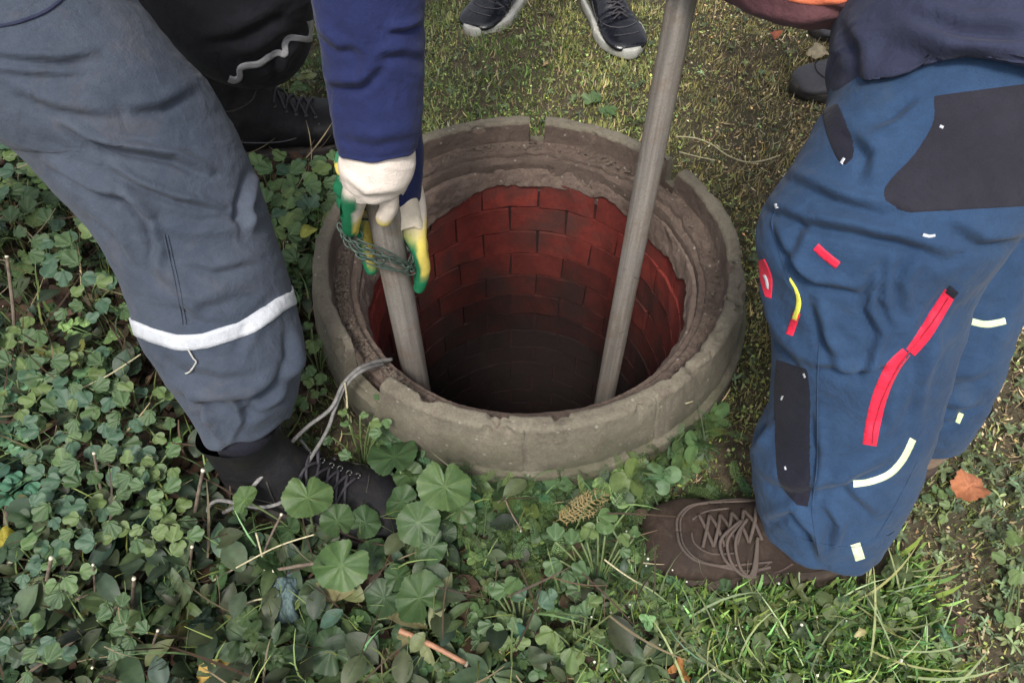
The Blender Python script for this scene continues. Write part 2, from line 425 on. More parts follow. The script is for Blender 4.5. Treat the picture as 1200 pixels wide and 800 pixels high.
# ------------------------------------------------------------------ the well
def build_well():
    w = thing('well', 'round concrete well ring with a notched lip over a deep red brick shaft', 'well', (WC[0], WC[1], 0))
    NS = 1080
    a = np.linspace(0, 2 * PI, NS, endpoint=False)
    # notches: (centre angle, half width)
    def notch(a, c, hw): return np.abs((a - math.radians(c) + PI) % (2 * PI) - PI) < hw
    nmask = notch(a, 86.0, .043) | notch(a, 36.5, .050) | notch(a, 226.0, .108)
    chip = fbm(np.stack([np.cos(a) * 9, np.sin(a) * 9, a * 0], -1), 4)
    ZL = ZR - .048
    def prof():
        # (radius, z for full lip, z in notch, kind)
        p = []
        for z in np.linspace(-.12, ZR - .012, 26): p.append((R_OUT + .014 * math.sin(PI * min(1, max(0, (ZR - .012 - z) / .20))) ** .8, z, min(z, ZL - .010)))
        for q in np.linspace(0, 1, 5): an = q * PI / 2; p.append((R_OUT - .009 + .009 * math.cos(an), ZR - .009 + .009 * math.sin(an), ZL - .006 + .002 * q))
        for r in np.linspace(R_OUT - .012, R_IN + .008, 8): p.append((r, ZR, ZL - .003 if r > R_OUT - .014 else ZL - .024))
        for q in np.linspace(0, 1, 4): an = q * PI / 2; p.append((R_IN + .006 - .006 * math.sin(an), ZR - .006 + .006 * math.cos(an), ZL - .024))
        for z in np.linspace(ZR - .012, ZL + .002, 10): p.append((R_IN, z, ZL - .022 + .020 * (1 - (z - ZL) / (ZR - ZL))))
        for r in np.linspace(R_IN - .003, R_SH + .014, 8): p.append((r, ZL - .001, ZL - .001))
        for z in np.linspace(ZL - .004, ZL - .012, 3): p.append((R_SH + .012, z, z))
        for r in np.linspace(R_SH + .009, R_SH + .002, 4): p.append((r, ZL - .013, ZL - .013))
        for z in np.linspace(ZL - .018, ZL - .095, 14): p.append((R_SH, z, z))
        p.append((R_SH + .03, ZL - .1, ZL - .1))
        return np.array(p)
    P = prof()
    R = P[:, 0][:, None] + 0 * a; Z = np.where(nmask[None, :], P[:, 2][:, None], P[:, 1][:, None])
    X = R * np.cos(a); Y = R * np.sin(a)
    pos = np.stack([X, Y, Z], -1)
    n = fbm(pos * 14, 5); n2 = fbm(pos * 60 + 4, 3)
    ledge = (P[:, 0] < R_IN - .001)[:, None] & (P[:, 0] > R_SH + .0)[:, None]
    n4 = fbm(pos * 150 + 2, 2)
    d = .0028 * n + .0018 * n2 + .0007 * n4
    for ca in (268.5, 214.0, 301.0, 342.0):
        da_ = (a - math.radians(ca) + .012 * fbm(np.stack([P[:, 1] * 40, P[:, 1] * 0, P[:, 1] * 0 + ca], -1), 3)[:, None] + PI) % (2 * PI) - PI
        d = d - .0030 * np.exp(-(da_ / .0040) ** 2) * (P[:, 0] > .34)[:, None]
    # chips off the lip edges
    edge = np.exp(-((P[:, 1] - ZR) / .012) ** 2)[:, None] * (P[:, 0] > R_IN - .004)[:, None]
    chipd = np.clip(fbm(pos * 24 + 9, 3) - .22, 0, 1) * .045
    Rn = R + d + np.where((P[:, 0] > .345)[:, None], -1, 1) * edge * chipd
    Zn = Z + np.where(ledge, .008 * n + .006 * n2, .0016 * n2 + .0012 * n) - edge * chipd * .8
    # inside wall runs out of true, thicker with crusted mortar
    wall = (P[:, 1] < ZL - .015)[:, None] & (P[:, 0] < R_SH + .001)[:, None]
    Rn = Rn - wall * (.006 * np.clip(fbm(pos * 9 + 3, 4), -.3, 1))
    # out-of-round
    Rn = Rn * (1 + .006 * np.cos(a * 2 + .5) + .004 * np.cos(a * 3))
    V = np.stack([WC[0] + Rn * np.cos(a), WC[1] + Rn * np.sin(a), Zn], -1).reshape(-1, 3)
    me = mesh_np('concrete_ring', V, grid_faces(len(P), NS, True)[:, ::-1], True, None, M['concrete'])
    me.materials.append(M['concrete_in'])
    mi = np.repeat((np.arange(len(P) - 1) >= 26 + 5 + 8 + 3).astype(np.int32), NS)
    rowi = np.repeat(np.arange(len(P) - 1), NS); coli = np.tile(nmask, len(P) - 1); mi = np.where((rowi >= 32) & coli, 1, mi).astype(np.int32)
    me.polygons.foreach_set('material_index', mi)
    me.set_sharp_from_angle(angle=math.radians(38))
    obj('concrete_ring', me, w)
    # lower ring
    prof2 = [(.372, -.12), (.373, .0), (.374, .055), (.372, .068), (.366, .073), (.345, .075), (.343, .05)]
    pp = []
    for (r0, z0), (r1, z1) in zip(prof2[:-1], prof2[1:]):
        for q in np.linspace(0, 1, 6, endpoint=False): pp.append((r0 + (r1 - r0) * q, z0 + (z1 - z0) * q))
    pp = np.array(pp); NS2 = 500; a2 = np.linspace(0, 2 * PI, NS2, endpoint=False)
    R = pp[:, 0][:, None] + 0 * a2; Z = pp[:, 1][:, None] + 0 * a2
    pos = np.stack([R * np.cos(a2), R * np.sin(a2), Z], -1)
    R = R + .004 * fbm(pos * 12 + 20, 5) * (R > .35); Z = Z + .003 * fbm(pos * 20 + 8, 4)
    V = np.stack([WC[0] + .014 + R * np.cos(a2), WC[1] - .004 + R * np.sin(a2), Z], -1).reshape(-1, 3)
    obj('lower_ring', mesh_np('lower_ring', V, grid_faces(len(pp), NS2, True)[:, ::-1], True, None, M['concrete']), w)
    # mortar crust, ragged lower edge
    NA, NZ = 700, 26
    a3 = np.linspace(0, 2 * PI, NA, endpoint=False)
    low = ZL - .060 - .030 * fbm(np.stack([np.cos(a3) * 5, np.sin(a3) * 5, a3 * 0 + 2], -1), 5) - .075 * np.clip(np.cos(a3 - math.radians(148)), 0, 1) ** 5 - .03 * np.clip(np.cos(a3 - math.radians(35)), 0, 1) ** 6
    top = ZL - .030 + 0 * a3
    q = np.linspace(0, 1, NZ)[:, None]
    Z = top + (low - top) * q
    pos = np.stack([np.cos(a3) * .28 + 0 * q, np.sin(a3) * .28 + 0 * q, Z], -1)
    th = .0035 + .011 * np.clip(fbm(pos * 13 + 30, 5) + .15, 0, 1) + .003 * fbm(pos * 60, 3)
    th = th * np.sqrt(np.clip(np.minimum(q / .08, (1 - q) / .06), 0.0, 1))
    R = R_SH + .004 - th - .008 * q
    V = np.stack([WC[0] + R * np.cos(a3), WC[1] + R * np.sin(a3), Z], -1).reshape(-1, 3)
    obj('mortar_crust', mesh_np('mortar_crust', V, grid_faces(NZ, NA, True), True, None, M['mortar']), w)
    # bricks: header courses
    RB = R_SH - .004; bh, joint = .067, .004; nb = 15
    meshes = []
    for k in range(15):
        bm = bmesh.new(); da = 2 * PI / nb - joint / RB
        V = []; seg = 4
        for ia in range(seg + 1):
            an = -da / 2 + da * ia / seg
            for (r, z) in ((RB, -bh / 2), (RB, bh / 2), (RB + .05, bh / 2), (RB + .05, -bh / 2)):
                jit = rng.normal(0, .0011, 3)
                V.append(bm.verts.new((r * math.cos(an) + jit[0], r * math.sin(an) + jit[1], z + jit[2])))
        for ia in range(seg):
            for j in range(4):
                bm.faces.new((V[ia * 4 + j], V[ia * 4 + (j + 1) % 4], V[ia * 4 + 4 + (j + 1) % 4], V[ia * 4 + 4 + j]))
        bm.faces.new(V[0:4][::-1]); bm.faces.new(V[-4:])
        bmesh.ops.recalc_face_normals(bm, faces=bm.faces)
        me = bpy.data.meshes.new('brick'); bm.to_mesh(me); bm.free(); me.materials.append(M['brick'] if k < 5 else M['shade_brick'] if k < 10 else M['dark_brick']); meshes.append(me)
    z = ZL - .066 - bh / 2
    rows = 26; deepV, deepF, off = [], [], 0
    for rI in range(rows):
        for k in range(nb):
            an = 2 * PI * (k + .5 * (rI % 2)) / nb + random.uniform(-.004, .004)
            dr = random.gauss(0, .0012)
            Mx = Matrix.Rotation(an, 4, 'Z') @ Matrix.Translation((dr, 0, z + random.uniform(-.001, .001)))
            tone_set = 0 if rI < 7 else 2  # lower courses take the brick with painted shade
            me = meshes[(k * 7 + rI * 3) % 5 + 5 * tone_set]
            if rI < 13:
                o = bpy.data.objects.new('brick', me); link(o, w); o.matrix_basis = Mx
                kk = (1, .92, .70, .50, .34, .24, .18, 1, 1, 1, 1, 1, 1)[rI] * random.uniform(.78, 1.2); o.color = (kk, kk, kk, 1)  # colour darkens course by course, painting the shade down the shaft
            else:
                vs = [Mx @ v.co for v in me.vertices]
                deepV += [(v.x + WC[0], v.y + WC[1], v.z) for v in vs]
                deepF += [[i + off for i in p.vertices] for p in me.polygons]; off += len(vs)
        z -= bh + joint
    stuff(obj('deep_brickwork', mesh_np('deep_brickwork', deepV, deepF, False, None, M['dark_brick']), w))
    # bedding mortar behind the bricks and the floor of the shaft
    zb = z
    NB = 120; a4 = np.linspace(0, 2 * PI, NB, endpoint=False)
    V = [(WC[0] + (RB + .006) * math.cos(t), WC[1] + (RB + .006) * math.sin(t), zz) for zz in (ZL - .06, zb) for t in a4]
    obj('mortar_bed', mesh_np('mortar_bed', V, grid_faces(2, NB, True), True, None, M['bedding']), w)
    V = [(WC[0] + (RB + .02) * math.cos(t) * q, WC[1] + (RB + .02) * math.sin(t) * q, zb + .02) for q in (1, .01) for t in a4]
    obj('shaft_floor', mesh_np('shaft_floor', V, grid_faces(2, NB, True), True, None, M['soil']), w)
    # grit and crumbs lying on the ledge
    N = 1050
    an = rng.uniform(0, 2 * PI, N); an[:700] = rng.normal(math.radians(190), .45, 700)
    r = rng.uniform(R_SH + .014, R_IN - .004, N); s = rng.uniform(.0012, .0042, N)
    ico = [(1, 0, 0), (-1, 0, 0), (0, 1, 0), (0, -1, 0), (0, 0, 1), (0, 0, -1)]
    tri = np.array([(0, 2, 4), (2, 1, 4), (1, 3, 4), (3, 0, 4), (2, 0, 5), (1, 2, 5), (3, 1, 5), (0, 3, 5)])
    V = np.array(ico, float)[None] * s[:, None, None] * rng.uniform(.6, 1.3, (N, 6, 1))
    V[:, :, 0] += (WC[0] + r * np.cos(an))[:, None]; V[:, :, 1] += (WC[1] + r * np.sin(an))[:, None]; V[:, :, 2] += (ZL + .002) + s[:, None] * .3
    F = (tri[None] + 6 * np.arange(N)[:, None, None]).reshape(-1, 3)
    g = obj('ledge_grit', mesh_np('ledge_grit', V.reshape(-1, 3), F, False, None, M['stone'])); stuff(g)
    tag(g, 'loose brown grit and crumbs lying on the ledge inside the well ring', 'grit')
build_well()

# ------------------------------------------------------------------ cloth
def catmull(L, t):
    L = np.asarray(L, float); m = len(L); i = np.clip(t.astype(int), 0, m - 2); f = (t - i)[:, None]
    p0 = L[np.maximum(i - 1, 0)]; p1 = L[i]; p2 = L[i + 1]; p3 = L[np.minimum(i + 2, m - 1)]
    return .5 * (2 * p1 + (p2 - p0) * f + (2 * p0 - 5 * p1 + 4 * p2 - p3) * f * f + (3 * p1 - p0 - 3 * p2 + p3) * f ** 3)
def poly_dist(U, Vv, line):
    """signed distance and 0..1 parameter to a polyline in px"""
    best = np.full(U.shape, 1e9); sg = np.zeros(U.shape); par = np.zeros(U.shape)
    pts = np.array(line, float); seg = np.linalg.norm(np.diff(pts, axis=0), axis=1); tot = seg.sum(); acc = 0
    for (x0, y0), (x1, y1), l in zip(pts[:-1], pts[1:], seg):
        dx, dy = x1 - x0, y1 - y0
        t0 = ((U - x0) * dx + (Vv - y0) * dy) / (l * l); t = np.clip(t0, 0, 1)
        d = np.hypot(U - x0 - t * dx, Vv - y0 - t * dy); c = dx * (Vv - y0) - dy * (U - x0)
        m = d < best
        best = np.where(m, d, best); sg = np.where(m, np.sign(c), sg); par = np.where(m, (acc + t * l) / tot, par)
        acc += l
    return best, sg, par
class Cloth: pass
def cloth_tube(name, levels, mat, parent, folds=(), wr=.0035, seed=0, nrow=150, ncol=150, hem=.006, expo=1.0, closed_top=True, hemwave=.0, twist=.6):
    """levels: (uL,vL,uR,vR,depth[,ratio]) from the hem upward"""
    C, A, Rt = [], [], []
    for lv in levels:
        uL, vL, uR, vR, d = lv[:5]
        L, R = Pd(uL, vL, d), Pd(uR, vR, d)
        C.append((L + R) / 2); A.append((R - L) / 2); Rt.append([lv[5] if len(lv) > 5 else .9])
    t = np.linspace(0, len(C) - 1 - 1e-6, nrow)
    c = catmull(C, t); a = catmull(A, t); rt = catmull(Rt, t)
    T = np.gradient(c, axis=0); T /= np.linalg.norm(T, axis=1, keepdims=True)
    ah = a / np.linalg.norm(a, axis=1, keepdims=True)
    b = np.cross(T, ah); b /= np.linalg.norm(b, axis=1, keepdims=True)
    tocam = np.array([0, 0, CAM_H]) - c
    b *= np.sign((b * tocam).sum(1, keepdims=True)); b *= np.linalg.norm(a, axis=1, keepdims=True) * rt
    ph = np.linspace(-PI, PI, ncol, endpoint=False)
    s, k = np.sin(ph), np.cos(ph)
    s2 = np.sign(s) * np.abs(s) ** expo; k2 = np.sign(k) * np.abs(k) ** expo
    G = c[:, None] + a[:, None] * s2[None, :, None] + b[:, None] * k2[None, :, None]
    N = grid_normals(G)
    out = ((G - c[:, None]) * N).sum(-1).mean() < 0
    if out: N = -N
    # wrinkles in a frame that runs along the limb
    tt = np.cumsum(np.r_[0, np.linalg.norm(np.diff(c, axis=0), axis=1)])
    rad = np.linalg.norm(a, axis=1).mean()
    Q = np.stack([s[None, :] * rad + 0 * tt[:, None], k[None, :] * rad + 0 * tt[:, None], tt[:, None] + 0 * s[None, :]], -1)
    tw = Q.copy(); tw[..., 2] += twist * tw[..., 0]
    w1 = fbm(tw * np.array([5, 5, 16]) + seed * 3.1, 4); w1 = 1 - np.abs(w1) * 2.6
    w2 = fbm(tw * np.array([16, 16, 40]) + seed * 5.7, 3); w2 = 1 - np.abs(w2) * 2.2
    w3 = fbm(Q * 7 + seed, 3)
    D = wr * (1.0 * w1 + .35 * w2 + 1.0 * w3)
    U, Vv, dd = proj(G)
    front = sstep(-.1, .25, (N * (np.array([0, 0, CAM_H]) - G) / np.linalg.norm(G - np.array([0, 0, CAM_H]), axis=-1, keepdims=True)).sum(-1))
    for f in folds:
        line, w, amp = f[:3]; pair = f[3] if len(f) > 3 else 1.0
        d, sg, par = poly_dist(U, Vv, line); sd_ = d * sg
        env = np.sin(PI * np.clip(par * .96 + .02, 0, 1)) ** .6 * front
        ridge = np.exp(-(sd_ / w) ** 2) - pair * .9 * np.exp(-((sd_ - 1.7 * w) / (.75 * w)) ** 2)
        D = D + amp * env * ridge * (1 + .25 * noise3(np.stack([U / 25, Vv / 25, 0 * U + seed], -1)))
    # wavy hem
    rows = np.arange(nrow)
    G2 = G + N * D[..., None]
    if hemwave:
        hv = hemwave * noise3(np.stack([s * 2.2, k * 2.2, 0 * s + seed], -1))
        fall = np.exp(-(rows / (nrow * .08)) ** 2)
        G2 = G2 + T[:, None] * (hv[None, :] * fall[:, None])[..., None]
        # rolled, thickened hem
    fallh = np.exp(-((rows - 4) / 3.0) ** 2)
    G2 = G2 + N * (.0012 * fallh)[:, None, None]
    inner = G2[:12][::-1] - N[:12][::-1] * hem
    full = np.concatenate([inner, G2], 0)
    F = grid_faces(full.shape[0], ncol, True)
    V = full.reshape(-1, 3)
    Fl = F if not out else F[:, ::-1]
    if closed_top:
        V = np.concatenate([V, full[-1].mean(0)[None]]); top = (full.shape[0] - 1) * ncol
        tr = np.array([[top + i, top + (i + 1) % ncol, len(V) - 1, len(V) - 1] for i in range(ncol)])
        Fl2 = [list(q) for q in Fl] + [list(q[:3]) for q in tr]
    else: Fl2 = Fl
    me = mesh_np(name, V, Fl2, True, None, mat)
    o = obj(name, me, parent)
    cl = Cloth(); cl.o = o; cl.G = G2; cl.N = N; cl.U, cl.V, _ = proj(G2); cl.ncol = ncol; cl.nrow = nrow; cl.front = front
    cl.bvh = BVHTree.FromPolygons([Vector(v) for v in full.reshape(-1, 3)], [list(map(int, f)) for f in F])
    return cl
CAMV = Vector((0, 0, CAM_H))
def hit(cl, u, v, off):
    r = Vector(ray(u, v)).normalized()
    loc, n, i, d = cl.bvh.ray_cast(CAMV, r)
    if loc is None:
        # nearest surface point to the ray at the same range
        j = np.argmin((cl.U - u) ** 2 + (cl.V - v) ** 2 + (cl.front < .05) * 1e5)
        g = cl.G.reshape(-1, 3)[j]; loc = Vector(g); n = Vector(cl.N.reshape(-1, 3)[j])
    if n.dot(CAMV - loc) < 0: n = -n
    return np.array(loc + n * off)
def smooth_line(line, n):
    L = np.array(line, float)
    if len(L) > 2: return catmull(L, np.linspace(0, len(L) - 1 - 1e-6, n))
    return L[0] + (L[-1] - L[0]) * np.linspace(0, 1, n)[:, None]
def ribbon(name, cl, line, width, mat, parent, off=.0008, n=26, taper=False, across=4, jitter=0):
    L = smooth_line(line, n); T = np.gradient(L, axis=0); T /= np.linalg.norm(T, axis=1, keepdims=True)
    Nn = np.stack([-T[:, 1], T[:, 0]], -1)
    W = np.full(n, width / 2.) if np.isscalar(width) else np.interp(np.linspace(0, 1, n), np.linspace(0, 1, len(width)), width) / 2
    if taper: W = W * np.clip(np.minimum(np.linspace(0, 1, n), np.linspace(1, 0, n)) * 8, .25, 1)
    rows = []
    for i in range(n):
        row = []
        for q in np.linspace(-1, 1, across):
            p = L[i] + Nn[i] * W[i] * q + (rng.normal(0, jitter, 2) if jitter else 0)
            row.append(hit(cl, p[0], p[1], off))
        # edges tucked to the cloth
        e0 = hit(cl, *(L[i] - Nn[i] * (W[i] + .6)), -.0004); e1 = hit(cl, *(L[i] + Nn[i] * (W[i] + .6)), -.0004)
        rows.append([e0] + row + [e1])
    V = np.array(rows)
    return obj(name, mesh_np(name, V.reshape(-1, 3), grid_faces(n, across + 2), True, None, mat), parent)
def patch(name, cl, left, right, mat, parent, off=.0008, n=30, m=16):
    L = smooth_line(left, n); R = smooth_line(right, n)
    V = np.array([[hit(cl, *(L[i] * (1 - q) + R[i] * q), off if 0 < i < n - 1 and 0 < q < 1 else -.0003) for q in np.linspace(0, 1, m)] for i in range(n)])
    return obj(name, mesh_np(name, V.reshape(-1, 3), grid_faces(n, m), True, None, mat), parent)
def wrap_band(name, cl, line, width_px, mat, parent, off=.002, wob=0.0):
    """a band sewn right round the tube, following a pixel line on the visible side"""
    nc = cl.ncol; rows = np.zeros(nc); known = []
    L = smooth_line(line, 80)
    for j in range(nc):
        m = cl.front[:, j] > .3
        if not m.any(): continue
        U, Vv = cl.U[:, j], cl.V[:, j]
        d, sg, par = poly_dist(U, Vv, L)
        i = np.argmin(d + (~m) * 1e4)
        if d[i] < 9 and 0.0 < par[i] < 1.0: rows[j] = i; known.append(j)
    known = np.array(known); jj = np.arange(nc)
    xp = np.concatenate([known - nc, known, known + nc]); fp = np.tile(rows[known], 3)
    r = np.interp(jj, xp, fp); ker = np.ones(7) / 7
    r = np.convolve(np.r_[r[-3:], r, r[:3]], ker, 'valid')
    # rows per pixel
    j0 = known[len(known) // 2]; i0 = int(r[j0])
    ppr = np.hypot(cl.U[i0 + 2, j0] - cl.U[i0 - 2, j0], cl.V[i0 + 2, j0] - cl.V[i0 - 2, j0]) / 4
    hw = width_px / 2 / ppr
    out = []
    for q, o_ in ((-1.06, -.0005), (-1, off), (-.5, off), (0, off), (.5, off), (1, off), (1.06, -.0005)):
        rr = np.clip(r + q * hw + (wob * np.sin(jj * .21) + wob * .6 * np.sin(jj * .083 + 1)), 0, cl.nrow - 2); i = rr.astype(int); f = (rr - i)[:, None]
        g = cl.G[i, jj] * (1 - f) + cl.G[i + 1, jj] * f
        out.append(g + cl.N[i, jj] * o_)
    V = np.array(out)
    return obj(name, mesh_np(name, V.reshape(-1, 3), grid_faces(7, nc, True)[:, ::-1], True, None, mat), parent)

# ------------------------------------------------------------------ footwear
def loft_boot(L, W, H, kind, seg=28):
    """side-profile stations (top x,z ; bottom x,z ; half width) from toe to cuff; x forward, heel at 0, length 1"""
    if kind == 'boot':
        st = [(1.00, .085, 1.00, .075, .08), (.995, .14, .995, .05, .34), (.975, .20, .98, .035, .56), (.93, .265, .94, .03, .76), (.87, .305, .88, .03, .90), (.80, .325, .80, .03, 1.0),
              (.72, .345, .70, .03, .99), (.64, .39, .58, .03, .93), (.57, .47, .46, .03, .86), (.51, .58, .34, .03, .80), (.47, .68, .20, .03, .78),
              (.44, .78, .06, .05, .78), (.415, .87, -.005, .18, .76), (.40, .95, .0, .38, .74), (.395, 1.02, .01, .60, .74), (.395, 1.10, .01, .84, .76), (.40, 1.18, .0, 1.08, .80)]
    else:
        st = [(1.00, .085, 1.00, .075, .10), (.995, .13, .995, .05, .42), (.975, .17, .98, .035, .66), (.93, .21, .94, .03, .86), (.87, .24, .88, .03, .96), (.80, .27, .80, .03, 1.0),
              (.72, .31, .70, .03, .97), (.64, .38, .58, .03, .90), (.57, .46, .46, .03, .84), (.50, .55, .34, .03, .80), (.45, .62, .20, .03, .78),
              (.41, .68, .06, .05, .76), (.37, .73, -.005, .16, .72), (.34, .77, .0, .36, .68), (.32, .80, .01, .58, .66), (.31, .82, .01, .74, .66)]
    st = np.array(st)
    T = np.linspace(0, len(st) - 1 - 1e-6, len(st) * 4); S = catmull(st, T)
    V = []
    ang = np.linspace(0, 2 * PI, seg * 2, endpoint=False)
    hgt = L * .34 if kind == 'boot' else L * .30
    for tx, tz, bx, bz, w in S:
        top = np.array([tx * L, 0, tz * H]); bot = np.array([bx * L, 0, bz * H])
        c = (top + bot) / 2; h = (top - bot) / 2
        for a in ang:
            sv, cv = math.sin(a), math.cos(a)
            # fuller low down, narrower over the top
            e = .75 if cv < 0 else .95
            x = np.sign(sv) * abs(sv) ** e; y = np.sign(cv) * abs(cv) ** (.62 if cv < 0 else 1.0)
            V.append(c + h * y + np.array([0, x * w * W, 0]))
    V = np.array(V); nr = len(S)
    return V, grid_faces(nr, seg * 2, True), S
def foot_outline(L, W, grow=0.0, n=64):
    pts = []
    for i in range(n):
        a = 2 * PI * i / n; cx = math.cos(a); sy = math.sin(a)
        x = .5 + .5 * np.sign(cx) * abs(cx) ** .75
        # width along the foot
        w = np.interp(x, [0, .1, .3, .45, .65, .8, .92, 1], [.74, .80, .76, .80, 1.0, 1.0, .82, .62])
        pts.append((x * (L + 2 * grow) - grow, np.sign(sy) * abs(sy) ** .72 * w * (W + grow) + .06 * W * math.sin(x * PI)))
    return np.array(pts)
def sole_mesh(L, W, z0, z1, mat, grow=.004, ridges=0, lift=.003):
    O = foot_outline(L, W, grow); n = len(O); rows = []
    prof = [(z0, -.006), (z0, -.0015), (z0 + (z1 - z0) * .15, 0), (z0 + (z1 - z0) * .5, .0008), (z0 + (z1 - z0) * .85, 0), (z1, -.002), (z1 + .001, -.010)]
    cen = np.array([L / 2, 0])
    for z, g in prof:
        d = O - cen; l = np.linalg.norm(d, axis=1, keepdims=True); p = O + d / l * g
        if ridges and -.001 < g: p = p + d / l * (.0007 * np.sin(np.arange(n) * PI * .5))[:, None]
        zz = z + lift * np.clip((O[:, 0] / L - .72) / .28, 0, 1) ** 2
        rows.append(np.concatenate([p, zz[:, None]], 1))
    G = np.array(rows); F = [list(f) for f in grid_faces(len(prof), n, True)]
    F.append(list(range(n))[::-1]); F.append([(len(prof) - 1) * n + i for i in range(n)])
    return mesh_np('sole', G.reshape(-1, 3), F, True, None, mat)
def make_boot(parent, name, loc, head, L, W, H, mat, solemat, lacemat, kind='boot', sole_h=.028, details=(), seed=0, label=None):
    """an Empty would make a level too many: the upper is the part, everything else is its sub-part"""
    V, F, S = loft_boot(L, W, H, kind)
    V = V.copy(); n = fbm(V * 22 + seed * 3, 4); n2 = fbm(V * np.array([60, 12, 30]) + seed, 3)
    ctr = V.reshape(len(S), -1, 3).mean(1, keepdims=True)
    d = V.reshape(len(S), -1, 3) - ctr; d /= np.linalg.norm(d, axis=-1, keepdims=True) + 1e-9
    x = V[:, 0] / L
    cre = .0028 * np.exp(-((x - .66) / .09) ** 2) * np.sin(x * 95 + 3 * n) + .0016 * n2 * (x < .6)
    V = V + d.reshape(-1, 3) * ((.0022 * n) + cre)[:, None]
    V[:, 2] += sole_h - .012
    me = mesh_np(name, V, F[:, ::-1], True, None, mat)
    o = bpy.data.objects.new(name, me); link(o, parent)
    if label: o['label'] = label
    Mx = Matrix.Translation(loc) @ Matrix.Rotation(head, 4, 'Z')
    o.matrix_basis = parent.matrix_basis.inverted() @ Mx
    s = bpy.data.objects.new('sole', sole_mesh(L, W * 1.02, 0, sole_h, solemat, grow=.010 if kind == 'shoe' else .005, ridges=1)); link(s, o)
    bv = BVHTree.FromPolygons([Vector(v) for v in V], [list(map(int, f)) for f in F])
    def top(xf, yf, off=.001):
        h = bv.ray_cast(Vector((xf * L, yf * W, H * 1.6)), Vector((0, 0, -1)))
        return np.array(h[0] + Vector((0, 0, off))) if h[0] is not None else np.array([xf * L, yf * W, H * .3])
    def side(xf, zf, s_, off=.001):
        h = bv.ray_cast(Vector((xf * L, s_ * W * 3, zf * H)), Vector((0, -s_, 0)))
        return np.array(h[0] + Vector((0, s_ * off, 0))) if h[0] is not None else np.array([xf * L, s_ * W * .8, zf * H])
    def wrapline(pts, rad, mt, nm='seam', sub=4):
        q = bpy.data.objects.new(nm, tube_mesh(nm, pts, rad, 6, mt, sub=sub)); link(q, o); return q
    o['_top'] = 0; del o['_top']
    return o, top, side, wrapline, Mx

# ------------------------------------------------------------------ skinned bodies
def skin_obj(name, verts, edges, radii, mat, parent, sub=2, colfn=None, disp=None):
    me = bpy.data.meshes.new(name); me.from_pydata([tuple(v) for v in verts], edges, []); me.update()
    o = bpy.data.objects.new(name, me); COL.objects.link(o)
    m = o.modifiers.new('s', 'SKIN'); m.use_smooth_shade = True
    for i, r in enumerate(radii):
        sv = me.skin_vertices[0].data[i]; rr = (r, r) if np.isscalar(r) else r
        sv.radius = rr; sv.use_root = (i == 0)
    ss = o.modifiers.new('d', 'SUBSURF'); ss.levels = sub; ss.render_levels = sub
    dg = bpy.context.evaluated_depsgraph_get(); ev = o.evaluated_get(dg)
    nm = bpy.data.meshes.new_from_object(ev)
    bpy.data.objects.remove(o); bpy.data.meshes.remove(me)
    nm.name = name; nm.materials.clear(); nm.materials.append(mat)
    n = len(nm.vertices); co = np.empty(n * 3, np.float32); nm.vertices.foreach_get('co', co); co = co.reshape(-1, 3)
    if disp is not None:
        no = np.empty(n * 3, np.float32); nm.vertices.foreach_get('normal', no); no = no.reshape(-1, 3)
        co = co + no * disp(co)[:, None]; nm.vertices.foreach_set('co', co.astype(np.float32).ravel())
    if colfn is not None:
        no = np.empty(n * 3, np.float32); nm.vertices.foreach_get('normal', no)
        c = np.ones((n, 4), np.float32); c[:, :3] = colfn(co, no.reshape(-1, 3))
        at = nm.color_attributes.new('Col', 'FLOAT_COLOR', 'POINT'); at.data.foreach_set('color', c.ravel())
    nm.polygons.foreach_set('use_smooth', np.full(len(nm.polygons), True, bool)); nm.update()
    return obj(name, nm, parent)

# ================================================================== PEOPLE
M['zip'] = mat_fabric('dark_red_tape', (.35, .01, .03), (.45, .015, .04), rough=.6)
def laces(top, wrapline, x0, x1, n, hw, mat, r=.0022, criss=True, off=.003):
    """crossed laces and eyelets between two positions along the foot"""
    xs = np.linspace(x0, x1, n)
    for i in range(n - 1):
        for s in (1, -1):
            a = top(xs[i], s * hw, off); b = top((xs[i] + xs[i + 1]) / 2, 0, off + .003 + (.002 if s > 0 else 0)); c = top(xs[i + 1], -s * hw, off)
            wrapline([a, b, c], r, mat, 'lace')
    return xs
def eyelets(o, top, xs, hw, mat, r=.0042):
    for x in xs:
        for s in (1, -1):
            c = top(x, s * hw, .002)
            pts = [c + np.array([r * math.cos(t), r * math.sin(t), .0004 * math.cos(t)]) for t in np.linspace(0, 2 * PI, 9)]
            q = bpy.data.objects.new('eyelet', tube_mesh('eyelet', pts, .0011, 5, mat, sub=1)); link(q, o)
def world_of(Mx, p): return np.array(Mx @ Vector(p))

